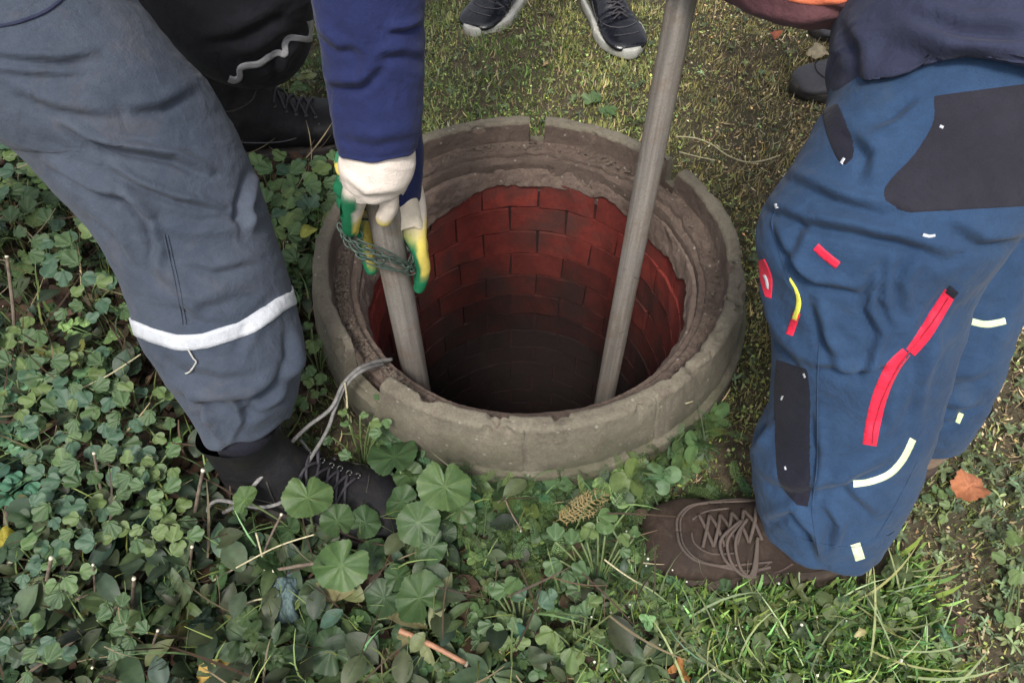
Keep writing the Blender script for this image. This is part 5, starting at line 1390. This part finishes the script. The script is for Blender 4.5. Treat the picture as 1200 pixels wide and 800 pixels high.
# taller growth leaning against the foot of the ring
P = scatter(2600, -.22, .34, .40, .60, lambda x, y: np.exp(-((np.hypot(x - WC[0], y - WC[1]) - .392) / .022) ** 2) * (y < .62), .006, 1.1)
n = len(P); P[:, 2] += rng.uniform(.01, .075, n)
batch('ring_foot_yarrow', 'feathery growth standing up against the foot of the ring', 'yarrow', FEA + TRI[:1], P, rng.uniform(.016, .036, n), rng.uniform(0, 2 * PI, n), rng.normal(.6, .5, n), colours(n, (.075, .130, .050), .42, .12), M['leaf'])
P = scatter(900, -.25, .42, .38, .62, lambda x, y: np.exp(-((np.hypot(x - WC[0], y - WC[1]) - .39) / .02) ** 2), .004, 1.1)
n = len(P)
batch('ring_foot_grass', 'grass blades standing up against the foot of the ring', 'grass', T2, P, rng.uniform(.05, .12, n), rng.uniform(0, 2 * PI, n), rng.normal(.15, .3, n), colours(n, (.13, .19, .07), .42, .12), M['grass'])
# crumbs of earth and grit
P = scatter(7000, -1.2, 1.5, .1, 2.1, lambda x, y: .25 + .75 * zone_soil(x, y))
n = len(P); V0 = np.array([(1, 0, 0), (0, 1, 0), (-1, 0, 0), (0, -1, 0), (.5, .5, .8), (-.5, .5, .8), (-.5, -.5, .8), (.5, -.5, .8)], float) ; F0 = np.array([(4, 5, 6, 7), (0, 1, 5, 4), (1, 2, 6, 5), (2, 3, 7, 6), (3, 0, 4, 7)])
batch('soil_crumbs', 'crumbs of brown earth on the ground', 'soil', [(V0, F0, np.ones(8))], P, rng.uniform(.0012, .005, n), rng.uniform(0, 2 * PI, n), rng.normal(0, .3, n), colours(n, (.07, .048, .034), .4, .05), M['dry'], smooth=False)
# little white flower heads
P = np.concatenate([scatter(60, .0, .5, .2, .42, None), scatter(40, -1.0, -.3, .2, 1.0, None, 0, 1.2), scatter(60, .2, 1.0, .6, 1.9, None)])
n = len(P); P[:, 2] += rng.uniform(.02, .07, n) * np.where(P[:, 0] < .5, 1, .4)
batch('white_flower_specks', 'tiny white flower heads dotted in the grass', 'flowers', [(V0, F0, np.ones(8))], P, rng.uniform(.0012, .0024, n), rng.uniform(0, 2 * PI, n), rng.normal(0, .3, n), colours(n, (.6, .6, .52), .1, .02), M['dry'], smooth=False)

# ------------------------------------------------------------------ single plants
def leaf_mesh(name, T, col, mat):
    V, F, S = T; me = mesh_np(name, V, F, True, np.array(col)[None] * S[:, None] if S.ndim == 1 else np.array(col)[None] * S, mat); return me
def mallow_template(seed):
    r_ = np.random.default_rng(seed); n, rings = 84, 7; V = [(0, 0, 0)]; S = [np.array([1.5, 1.35, 1.3])]
    lob = 7
    for k in range(1, rings + 1):
        q = k / rings
        for i in range(n):
            a = -PI / 2 + 2 * PI * i / n; d = abs((a + PI / 2 + PI) % (2 * PI) - PI); u = (d / PI)
            lobep = math.cos(lob * (a - PI / 2))
            R = .5 * (1 - .55 * math.exp(-(d / .20) ** 2)) * (1 + q * q * (.026 * lobep + .022 * math.cos(a * 28))) * (1 + .05 * math.sin(a * 2 + seed))
            z = .5 * (.34 * q * q * math.cos(a - seed) ** 2 + .048 * q * lobep + .05 * q * q * math.sin(a * 3 + seed * 2)) - .05 * q ** 4
            V.append((R * q * math.cos(a), R * q * math.sin(a), z + r_.normal(0, .003)))
            vn = max(0, lobep) ** 40 * (1 - .6 * q)
            S.append(np.array([1, 1, 1]) * (1 - .06 * q + r_.normal(0, .035)) + np.array([.75, .42, .45]) * vn)
    F = [(0, 1 + i, 1 + i + 1, 1 + (i + 2) % n) for i in range(0, n, 2)]
    for k in range(rings - 1):
        for i in range(n):
            a = 1 + k * n; F.append((a + i, a + n + i, a + n + (i + 1) % n, a + (i + 1) % n))
    return np.array(V), np.array(F), np.array(S)
MAL = [mallow_template(s) for s in range(4)]
MALM = [leaf_mesh('leaf', MAL[i % 4], c, M['leaf']) for i, c in enumerate(((.066, .125, .040), (.056, .105, .038), (.080, .140, .048), (.044, .088, .034), (.036, .072, .030)))]
def single_leaf(parent, me, pos, size, yaw, tx, ty, name='leaf'):
    o = bpy.data.objects.new(name, me); link(o, parent)
    Mx = Matrix.Translation(pos) @ Matrix.Rotation(ty, 4, 'Y') @ Matrix.Rotation(tx, 4, 'X') @ Matrix.Rotation(yaw, 4, 'Z') @ Matrix.Scale(size, 4)
    o.matrix_basis = parent.matrix_basis.inverted() @ Mx
    return o
STEM = mat_simple('green_stem', (.11, .15, .06), .5, 0, .3, 80)
def stems(parent, lst, r=.0016):
    Vs, Fs, off = [], [], 0
    for pts in lst:
        me = tube_mesh('t', pts, r, 5, None, sub=3); V = np.array([v.co[:] for v in me.vertices])
        for p in me.polygons: Fs.append([i + off for i in p.vertices])
        Vs.append(V); off += len(V); bpy.data.meshes.remove(me)
    obj('stem', mesh_np('stem', np.concatenate(Vs), Fs, True, None, STEM), parent)
def plant_px(name, label, cat, base_px, leaves, meshes, group=None, zb=0, flat=.25):
    """leaves: (u,v,size_px,height,yaw_deg,kind)"""
    b = Pz(*base_px); b[2] = gz(b[0], b[1]); t = thing(name, label, cat, b, 0, group); st = []
    for u, v, s, z, yaw, k in leaves:
        p = Pz(u, v, z); d = (CAM_H - z) / -ray(u, v)[2]; size = s * d / FPX
        # leaves lean towards the light and outward from the plant
        ox, oy = p[0] - b[0], p[1] - b[1]; l = math.hypot(ox, oy) + 1e-6
        tl = flat * random.uniform(.4, 2.2)
        single_leaf(t, meshes[k % len(meshes)], p, size, math.radians(yaw), .22 - oy / l * tl + random.gauss(0, .08), ox / l * tl + random.gauss(0, .08))
        mid = (b + p) / 2 + np.array([0, 0, .012]); st.append([b + np.array([0, 0, -.01]), mid, p + np.array([0, 0, -.001])])
    stems(t, st)
    return t
# mallows in front of the dark boot and the ring (positions read from the photograph, heights in metres)
plant_px('mallow', 'round-leaved mallow growing over the toe of the dark boot, two bright leaves on top', 'plant', (372, 640), [
    (287, 585, 34, .13, 20, 2), (361, 583, 56, .13, 200, 2), (400, 662, 62, .12, 150, 0), (395, 610, 40, .10, 30, 1), (428, 612, 38, .08, -40, 3), (338, 622, 34, .06, 60, 3), (372, 700, 44, .05, 90, 4), (330, 668, 30, .05, 10, 4), (436, 650, 40, .055, -60, 3)], MALM)
plant_px('mallow', 'mallow with veined leaves right of the dark boot toe against the well ring', 'plant', (500, 630), [
    (521, 570, 62, .14, 190, 2), (490, 612, 52, .12, 30, 1), (470, 588, 40, .09, 80, 3), (540, 596, 34, .08, -50, 1), (462, 535, 60, .08, 10, 3), (487, 522, 40, .06, -20, 4), (505, 640, 40, .08, 120, 3), (447, 566, 36, .05, 60, 4), (478, 556, 34, .07, 200, 1), (520, 625, 30, .05, 0, 4)], MALM)
plant_px('mallow', 'low mallow with a dull leaf beside the cane stick at the bottom edge', 'plant', (500, 720), [
    (492, 700, 60, .07, 40, 1), (450, 700, 46, .05, 120, 4), (466, 676, 34, .06, -30, 3), (476, 745, 36, .04, 80, 4), (520, 690, 34, .04, 10, 3), (388, 762, 52, .05, 40, 4), (360, 740, 34, .035, 0, 4), (420, 730, 34, .03, 60, 3)], MALM)
plant_px('mallow', 'small mallow at the lower left beside the yellow fallen leaf', 'plant', (260, 740), [
    (253, 742, 26, .05, 10, 3), (290, 722, 24, .06, 50, 1), (273, 720, 22, .04, 90, 3), (236, 734, 20, .03, 0, 4), (196, 690, 24, .05, 0, 4), (215, 640, 26, .06, 40, 4), (287, 640, 34, .06, 100, 4), (270, 660, 28, .05, 100, 3)], MALM)
plant_px('mallow', 'shaded mallow leaves low against the left foot of the well ring', 'plant', (470, 520), [
    (455, 512, 34, .07, 100, 3), (480, 498, 30, .06, 0, 1), (500, 520, 26, .05, 30, 3), (500, 545, 30, .045, 70, 3)], MALM)

LOB = [round_leaf(3 + 2 * (s % 2), (.34, .20)[s % 2], 36, 4, .02, .08, 0.5, s, 1.22) for s in range(4)]
LOBM = [leaf_mesh('leaf', LOB[i % 4], c, M['leaf']) for i, c in enumerate(((.095, .165, .062), (.080, .145, .060), (.115, .175, .060), (.066, .120, .050), (.055, .115, .070)))]
def cluster(label, base, leaves, group='rounded-leaf weeds', meshes=LOBM, cat='plant', name='celandine'):
    return plant_px(name, label, cat, base, [(u, v, s, z, random.uniform(-180, 180), k) for u, v, s, z, k in leaves], meshes, group, flat=.12)
cluster('light green celandine cluster left of the brown boot toe, growing highest', (700, 690), [
    (700, 604, 24, .09, 0), (682, 616, 22, .09, 2), (709, 627, 24, .085, 0), (728, 624, 17, .08, 2), (743, 630, 15, .07, 0), (727, 643, 14, .07, 1), (651, 634, 22, .08, 1), (670, 638, 20, .08, 1), (681, 635, 16, .07, 0), (656, 656, 24, .075, 1), (664, 668, 18, .07, 3)])
cluster('celandine with pale drooping leaves at the bottom of the picture below the tall cluster', (680, 770), [
    (649, 739, 24, .06, 2), (690, 706, 17, .065, 2), (701, 698, 18, .065, 0), (670, 724, 17, .06, 1), (686, 722, 18, .06, 1), (691, 744, 20, .055, 2), (652, 765, 22, .05, 2), (672, 757, 30, .05, 2), (690, 675, 24, .06, 1), (682, 690, 20, .05, 3)])
cluster('blue green celandine cluster between the yarrow and the fallen orange leaf', (610, 740), [
    (571, 686, 17, .07, 1), (580, 680, 16, .07, 3), (595, 690, 22, .075, 1), (607, 676, 24, .08, 0), (616, 700, 24, .075, 4), (632, 710, 26, .07, 4), (577, 730, 20, .05, 3), (592, 737, 20, .055, 0), (608, 742, 20, .05, 1), (604, 753, 18, .05, 2), (580, 755, 20, .04, 2)])
cluster('pale clover-like sprig on the notch side of the well ring', (425, 545), [
    (407, 484, 12, .12, 2), (422, 486, 10, .12, 0), (409, 497, 11, .115, 0), (434, 494, 15, .13, 2), (452, 490, 13, .13, 0), (447, 506, 15, .12, 1), (411, 535, 15, .08, 1), (389, 512, 13, .09, 3), (446, 466, 9, .12, 1)])
cluster('bright yellow green sprig climbing between the well ring and the grey trousers', (375, 440), [
    (365, 385, 12, .12, 0), (374, 381, 11, .12, 2), (382, 386, 12, .12, 0), (388, 378, 10, .11, 1), (366, 398, 13, .115, 2), (379, 402, 12, .11, 0), (370, 414, 14, .11, 2), (384, 416, 13, .105, 0), (362, 428, 14, .105, 1), (378, 437, 16, .10, 0), (368, 450, 14, .095, 2), (355, 406, 12, .10, 1), (353, 445, 12, .09, 0), (372, 466, 12, .08, 2), (358, 470, 12, .08, 1), (383, 457, 11, .08, 0)])
# clusters over the left bank
bank = [(115, 495, 4, 'teal green'), (140, 540, 4, 'greyish green'), (60, 530, 4, 'cool green'), (95, 440, 3, 'dark green'), (35, 470, 3, 'deep green'), (180, 560, 1, 'mid green'), (170, 480, 3, 'shaded green'),
        (70, 580, 4, 'blue green'), (20, 400, 3, 'dusky green'), (110, 350, 3, 'olive green'), (60, 300, 3, 'dark'), (25, 250, 3, 'dull green'), (30, 190, 3, 'dim green'), (95, 260, 3, 'shadowed green'),
        (330, 245, 0, 'light green'), (355, 270, 2, 'yellowish green'), (318, 215, 1, 'fresh green'), (370, 220, 3, 'darker green'), (335, 290, 3, 'deep green'), (390, 205, 1, 'mid green'),
        (205, 30, 0, 'small bright'), (225, 62, 1, 'small dull'), (250, 110, 3, 'small dark'), (190, 620, 2, 'yellow green'), (60, 660, 4, 'bluish'), (120, 610, 3, 'dark glossy'), (40, 760, 4, 'cool dark'), (140, 730, 3, 'dim')]
for i, (u, v, k, w) in enumerate(bank):
    L = []; sc_ = 19 if u > 150 and v > 180 else 21
    if v < 130: sc_ = 12
    for j in range(random.randint(9, 13)):
        a = j * 2.4; r = (6 + 8.0 * math.sqrt(j)) * (sc_ / 20)
        L.append((u + r * 1.15 * math.cos(a), v + r * math.sin(a), sc_ * random.uniform(.75, 1.15), random.uniform(.085, .125), (k + random.choice((0, 0, 1, -1))) % 5))
    near = min((abs(u - X_) + abs(v - Y_), nm) for X_, Y_, nm in ((250, 400, 'the grey trouser leg'), (390, 260, 'the well ring'), (10, 300, 'the left edge of the picture'), (120, 520, 'the middle of the left bank'), (200, 60, 'the black trousers'), (60, 780, 'the bottom left corner'), (240, 600, 'the dark boot')))[1]
    pos = ('upper' if v < 280 else 'middle' if v < 520 else 'lower') + (' far left' if u < 80 else ' left' if u < 220 else ' centre left')
    cluster('%s round-leaf cluster near %s, %s' % (w, near, pos), (u, v + 15), L)

# lance-leaved plants at bottom left and centre
LANM = [leaf_mesh('leaf', lamina(lambda t, w=w: w * math.sin(PI * min(1, t * .96 + .04)) ** .8, 14, d, .25, 0, .012), c, m_) for w, d, c, m_ in
        ((.17, .7, (.062, .095, .040), M['leaf']), (.14, 1.0, (.075, .115, .048), M['leaf']), (.20, .5, (.050, .085, .045), M['leaf']), (.16, .9, (.15, .14, .07), M['dry']), (.15, .8, (.20, .22, .11), M['leaf']))]
def lance_plant(label, base, L, name='broadleaf_weed', z0=.03):
    """L: (u0,v0,u1,v1,z0,z1,kind): leaf from base point to tip"""
    b = Pz(*base); b[2] = gz(b[0], b[1]); t = thing(name, label, 'plant', b, 0, 'lance-leaved weeds'); st = []
    for u0, v0, u1, v1, za, zb, k in L:
        a, c = Pz(u0, v0, za), Pz(u1, v1, zb); d = c - a; ln = np.linalg.norm(d)
        q = Vector(d).to_track_quat('Y', 'Z').to_matrix().to_4x4()
        o = bpy.data.objects.new('leaf', LANM[k]); link(o, t)
        o.matrix_basis = t.matrix_basis.inverted() @ (Matrix.Translation(a) @ q @ Matrix.Rotation(random.gauss(0, .35), 4, 'Y') @ Matrix.Scale(ln, 4))
        st.append([b, (a + b) / 2 + np.array([0, 0, .01]), a])
    stems(t, st); return t
lance_plant('withered yellow green plant with long drooping leaves by the reddish cane', (500, 745), [
    (500, 735, 445, 705, .05, .07, 3), (505, 735, 525, 668, .05, .09, 4), (500, 740, 480, 780, .05, .03, 0), (512, 740, 550, 725, .05, .05, 1), (520, 730, 548, 700, .04, .07, 1), (495, 745, 505, 800, .05, .03, 4), (490, 740, 450, 760, .05, .04, 3), (515, 745, 540, 790, .04, .03, 0), (498, 730, 460, 690, .06, .05, 1)])
lance_plant('green lance-leaved weed with two upright leaves at the bottom edge', (418, 790), [
    (420, 785, 402, 720, .04, .08, 1), (415, 790, 355, 800, .04, .05, 0), (425, 790, 440, 745, .04, .07, 2), (430, 795, 470, 790, .04, .04, 1), (410, 795, 385, 830, .04, .03, 0)])
lance_plant('long grey brown dead leaf and shoots under the mallow leaves', (410, 690), [(415, 690, 340, 702, .07, .06, 3), (412, 695, 350, 730, .05, .03, 0), (420, 690, 395, 650, .05, .07, 0)])
for i, (u, v, w) in enumerate(((90, 700, 'broad dull-leaved weed among the cut twigs at lower left'), (185, 640, 'glossy yellow green weed left of the dark boot heel'), (20, 720, 'dark leafy weed in the bottom left corner'), (320, 760, 'dark pointed-leaf weed right of the yellow leaf'), (215, 700, 'long-leaved weed behind the yellow fallen leaf'),
                                (140, 765, 'low dull weed at the bottom edge left of the yellow leaf'), (575, 790, 'grassy pointed weed at the bottom edge right of the cane'), (45, 620, 'weed with pointed leaves above the yellowed left edge leaf'), (330, 650, 'small pointed weed in the shade of the mallow'), (760, 775, 'pointed-leaf weed left of the orange leaf at the bottom'))):
    L = []
    for j in range(random.randint(8, 12)):
        a = j * 2.4 + i; r = random.uniform(28, 48); r0 = 5
        L.append((u + r0 * math.cos(a), v + r0 * math.sin(a), u + r * 1.1 * math.cos(a), v + r * .9 * math.sin(a), .05, random.uniform(.03, .09), random.choice((0, 0, 1, 2, 2))))
    lance_plant(w, (u, v), L)
# dandelion-like spray and yellowed frond
yb = Pz(650, 612, .05); yt = thing('yarrow_frond', 'yellowed feathery yarrow frond lying in front of the well ring', 'plant', yb)
V, F, S = feather(9, 11)
me = mesh_np('frond', V, F, True, np.repeat(np.array([[.30, .24, .12]]), len(V), 0), M['dry'])
for (u0, v0, u1, v1, z) in ((648, 612, 712, 570, .07), (655, 606, 690, 578, .08)):
    a, c = Pz(u0, v0, .045), Pz(u1, v1, z); o = bpy.data.objects.new('frond', me); link(o, yt)
    o.matrix_basis = yt.matrix_basis.inverted() @ (Matrix.Translation(a) @ Vector(c - a).to_track_quat('Y', 'Z').to_matrix().to_4x4() @ Matrix.Scale(np.linalg.norm(c - a), 4))
# green plantain in the lawn behind the ring
plant_px('plantain', 'small round-leaved plantain in the lawn just behind the well ring', 'plant', (703, 122), [(694, 120, 15, .02, 40, 0), (705, 114, 16, .02, 100, 1), (714, 124, 15, .02, 200, 0), (702, 130, 15, .015, -90, 1)], LOBM)
plant_px('plantain', 'grey green leaf standing below the brown boot', 'plant', (850, 702), [(850, 694, 26, .03, 10, 3), (842, 704, 18, .02, 80, 3)], LOBM)
plant_px('plantain', 'yellowing low weed at the right edge', 'plant', (1190, 655), [(1192, 640, 20, .03, 0, 2), (1180, 655, 18, .03, 70, 2), (1196, 668, 22, .025, 140, 2), (1190, 735, 20, .02, 20, 2), (1178, 726, 16, .02, 50, 0)], LOBM)
plant_px('plantain', 'small yellow green sprig beside the orange brown leaf on the right', 'plant', (1110, 600), [(1106, 585, 12, .03, 0, 2), (1114, 592, 12, .03, 70, 2), (1108, 603, 12, .025, 140, 2), (1100, 578, 11, .025, 20, 0), (1092, 588, 12, .02, 40, 3), (1118, 580, 11, .02, 40, 3)], LOBM)

# ------------------------------------------------------------------ fallen leaves
def dry_leaf(label, px, size_px, col, yaw, tilt=(.2, .1), z=.012, seed=0, lob=5, asp=.75):
    r_ = np.random.default_rng(seed + 100); n, rings = 40, 7; V = [(0, 0, 0)]; S = [1.0]
    for k in range(1, rings + 1):
        q = k / rings
        for i in range(n):
            a = 2 * PI * i / n; R = .5 * (1 + q * q * (.07 * math.cos(lob * a + seed) + .10 * math.cos(2 * a + seed * 3) + .05 * math.cos(11 * a + seed * 2) + .05 * math.sin(17 * a + seed) + .03 * math.cos(29 * a)))
            V.append((R * q * math.cos(a), asp * R * q * math.sin(a), .34 * q * q * math.cos(2 * a + seed) * .6 + .05 * q * math.cos(lob * a) + r_.normal(0, .008)))
            S.append(1 - .15 * q + r_.normal(0, .08))
    F = [(0, 1 + i, 2 + i, 1 + (i + 2) % n) for i in range(0, n, 2)]
    for k in range(rings - 1):
        for i in range(n):
            a = 1 + k * n; F.append((a + i, a + n + i, a + n + (i + 1) % n, a + (i + 1) % n))
    me = mesh_np('fallen_leaf', V, np.array(F), True, np.array(col)[None] * np.array(S)[:, None], M['dry'])
    p = Pz(*px, z); d = (CAM_H - z) / -ray(*px)[2]
    o = link(bpy.data.objects.new('fallen_leaf', me)); o.location = p; o.rotation_euler = (tilt[0], tilt[1], math.radians(yaw)); o.scale = (size_px * d / FPX,) * 3
    tag(o, label, 'leaf'); return o
dry_leaf('orange brown dry leaf on the soil right of the blue trousers', (1136, 569), 42, (.42, .17, .09), -30, (.25, -.1), .022, 1)
dry_leaf('pale cream dry leaf on the grass above the dark grey shoe', (962, 61), 26, (.50, .43, .30), -10, (.3, .1), .022, 2)
dry_leaf('yellow ochre fallen leaf at the bottom edge on the left', (252, 790), 44, (.48, .33, .10), 20, (.25, .1), .05, 3)
dry_leaf('orange fallen leaf at the bottom edge below the brown boot', (795, 792), 40, (.45, .20, .07), 60, (.2, .1), .03, 4)
dry_leaf('yellow leaf at the left edge among the weeds', (6, 634), 36, (.34, .30, .05), 100, (.2, .1), .07, 5, 4, .6)
dry_leaf('small orange red leaf in the lawn at the top right', (908, 40), 15, (.45, .15, .09), 20, (.3, .1), .022, 6)
dry_leaf('dark brown curled leaf on the bare soil at lower right', (1122, 735), 26, (.10, .06, .05), 60, (.3, .1), .02, 7, 4, .6)
dry_leaf('yellow green leaf lying beside the left of the well ring', (362, 270), 20, (.30, .33, .08), 20, (.2, .1), .13, 8, 3, .8)
dry_leaf('small pale yellow leaf in the grass below the boot heel', (1008, 740), 16, (.42, .38, .20), 40, (.3, .1), .05, 9, 3, .6)
dry_leaf('small tan leaf by the sole of the white-soled shoe', (640, 75), 9, (.36, .26, .15), 40, (.3, .1), .022, 10, 3, .6)

# ------------------------------------------------------------------ twigs, stalks and cords
def twig(label, pts, r=.0022, pale=True, mat='twig', name='twig', group='cut stalks in the weeds', cat='twig'):
    P = [Pz(u, v, z) for u, v, z in pts]
    for i in range(1, len(P) - 1): P[i] = P[i] + rng.normal(0, .0015, 3)
    t = thing(name, label, cat, P[0], 0, group)
    obj('stalk', tube_mesh('stalk', P, list(np.linspace(r, r * .8, len(P))), 7, M[mat]), t)
    if pale:
        e = P[-1]; d = (P[-1] - P[-2]); d /= np.linalg.norm(d)
        obj('cut_end', tube_mesh('cut_end', [e - d * .003, e + d * .0004], r * .95, 7, M['cut'], sub=1), t)
    return t
tw = [('pale cut stalk at lower left beside the left edge', [(50, 725, .0), (54, 690, .07), (60, 653, .14)], .0030), ('thick pale stalk rising beside the second twig at lower left', [(150, 740, .0), (153, 710, .06), (157, 677, .12)], .0028),
      ('thin cut stalk with a white tip left of the yellow leaf', [(112, 720, .0), (112, 690, .06), (109, 661, .12)], .0018), ('dark stalk with a pale tip left of the boot heel', [(222, 690, 0), (224, 660, .07), (225, 640, .12)], .0022),
      ('brown stalk standing against the heel of the dark boot', [(225, 625, .02), (230, 590, .09), (238, 550, .15)], .0030), ('forked stalk in front of the dark boot sole', [(308, 690, 0), (310, 650, .06), (330, 602, .14)], .0020),
      ('short stalk above the yellow leaf', [(173, 775, .02), (178, 755, .06), (185, 738, .10)], .0020), ('stalk lying among the leaves below the trouser band', [(110, 760, .03), (108, 775, .06), (108, 782, .08)], .0018),
      ('leaning stalk at the left of the bank', [(20, 560, .02), (5, 600, .05), (12, 660, .06)], .0045), ('long grey stalk at the left edge under the knee', [(12, 430, .0), (15, 380, .08), (8, 300, .15)], .0035),
      ('stalk crossing the left bank below the trouser knee', [(85, 520, .02), (75, 470, .08), (64, 420, .10)], .0030), ('thin straight stalk in the middle of the left bank', [(130, 615, .0), (118, 570, .07), (110, 530, .11)], .0026)]
for l, p, r in tw: twig(l, p, r)
for l, p, r in (('pale dry stem lying across the left bank', [(95, 455, .09), (130, 438, .10), (165, 415, .10)], .0015), ('pale thin stem curving at the left edge', [(0, 405, .08), (12, 402, .09), (25, 400, .09)], .0016), ('long fallen stem at lower left', [(30, 790, .05), (80, 755, .06), (150, 700, .07)], .0022),
                ('grey fallen twig between lower left stalks', [(50, 722, .03), (100, 700, .05), (155, 685, .05)], .0030), ('curved pale stem beside the mallow', [(300, 624, .10), (305, 650, .09), (310, 668, .08)], .0013),
                ('long thin stem reaching to the mallow', [(250, 680, .06), (320, 645, .10), (368, 626, .12)], .0013), ('straight dry stem in front of the yarrow', [(588, 575, .06), (600, 600, .06), (612, 622, .05)], .0014),
                ('pale stem right of the celandine', [(708, 655, .08), (730, 670, .07), (750, 684, .06)], .0013), ('curved dry grass stem against the front of the ring', [(742, 522, .05), (770, 505, .07), (800, 507, .06), (822, 525, .04)], .0013),
                ('arched pale stem on the outer wall of the ring', [(752, 520, .07), (768, 488, .11), (812, 470, .12)], .0010), ('pale grass stem beside the small mallow', [(278, 712, .05), (300, 703, .06), (322, 700, .06)], .0014),
                ('stem lying in the soil at lower right', [(1096, 700, .01), (1116, 715, .012), (1134, 730, .012)], .0014)):
    twig(l, p, r, False, 'string' if 'pale' in l or 'thin' in l else 'twig', 'dry_stem', 'dry stems', 'stem')
twig('reddish brown cane lying at the bottom centre', [(468, 738, .06), (505, 757, .05), (548, 778, .04)], .0042, True, 'stick_red', 'cane', None, 'cane')
twig('red stemmed stalk beside the knee of the grey trousers', [(98, 290, .0), (93, 262, .07), (90, 238, .13)], .0035, True, 'stick_red', 'cane', None, 'cane')
twig('dark stick with a pale broken tip above the fuzzy cloth', [(412, 656, .09), (370, 660, .09), (320, 668, .09)], .0030, True, 'twig', 'stick', None, 'stick')
# grey cords from the notch to the boot
def cord(label, pts, r, mat='cord', name='cord', z=None):
    o = obj(name, tube_mesh(name, [Pz(u, v, zz) for u, v, zz in pts], r, 8, M[mat])); return tag(o, label, 'cord')
cord('grey cord looping out of the ring notch over the dark boot', [(459, 421, .125), (440, 424, .150), (420, 432, .172), (402, 450, .165), (388, 478, .14), (360, 500, .13), (340, 520, .14), (318, 545, .15), (298, 568, .13), (280, 590, .08), (262, 600, .05)], .0030)
cord('second grey cord curling round the ankle of the dark boot', [(450, 426, .128), (425, 434, .170), (405, 452, .160), (392, 480, .13), (383, 505, .12), (362, 540, .12), (345, 570, .12), (330, 588, .10), (305, 594, .09), (280, 590, .09), (256, 586, .08), (244, 595, .07), (246, 610, .05)], .0028)
cord('short pale wire end hanging from the cord beside the notch', [(404, 448, .172), (406, 462, .15), (407, 478, .13)], .0014, 'string')
cord('thin dark cord lying beside the boot toe', [(352, 515, .10), (362, 528, .095), (374, 545, .09)], .0024)
cord('pale string lying on the lawn right of the upright pipe', [(792, 160, .03), (815, 162, .032), (835, 170, .03), (852, 182, .032), (875, 190, .03), (895, 188, .03), (914, 182, .028)], .0016, 'string', 'string')
cord('short piece of pale string beside the ring notch', [(796, 178, .03), (815, 183, .03), (838, 188, .03)], .0014, 'string', 'string')
# fuzzy blue-grey rag in the weeds
def rag():
    c = Pz(332, 694, .05); n = 46
    u = np.linspace(-1, 1, n); U, Vv = np.meshgrid(u, u)
    X = U * .020 + .006 * fbm2(U, Vv, 1.5, 61); Y = Vv * .034 + .006 * fbm2(U, Vv, 1.5, 62)
    Z = .016 * (1 - U ** 2) - .02 * Vv ** 2 + .008 * fbm2(U, Vv, 2.5, 63) + .0035 * fbm2(U, Vv, 16, 64)
    edge = np.maximum(abs(U), abs(Vv)); X *= 1 + .1 * fbm2(U, Vv, 5, 65); Z -= .018 * sstep(.75, 1, edge)
    G = np.stack([c[0] + X, c[1] + Y, c[2] + Z], -1)
    bl = np.array([[.10, .15, .16]]) * np.exp(.5 * fbm2(U, Vv, 14, 66)).reshape(-1, 1)
    o = obj('rag', mesh_np('rag', G.reshape(-1, 3), grid_faces(n, n), True, bl, M['dry'])); tag(o, 'fuzzy blue grey rag caught in the weeds under the dark stick', 'rag')
rag()
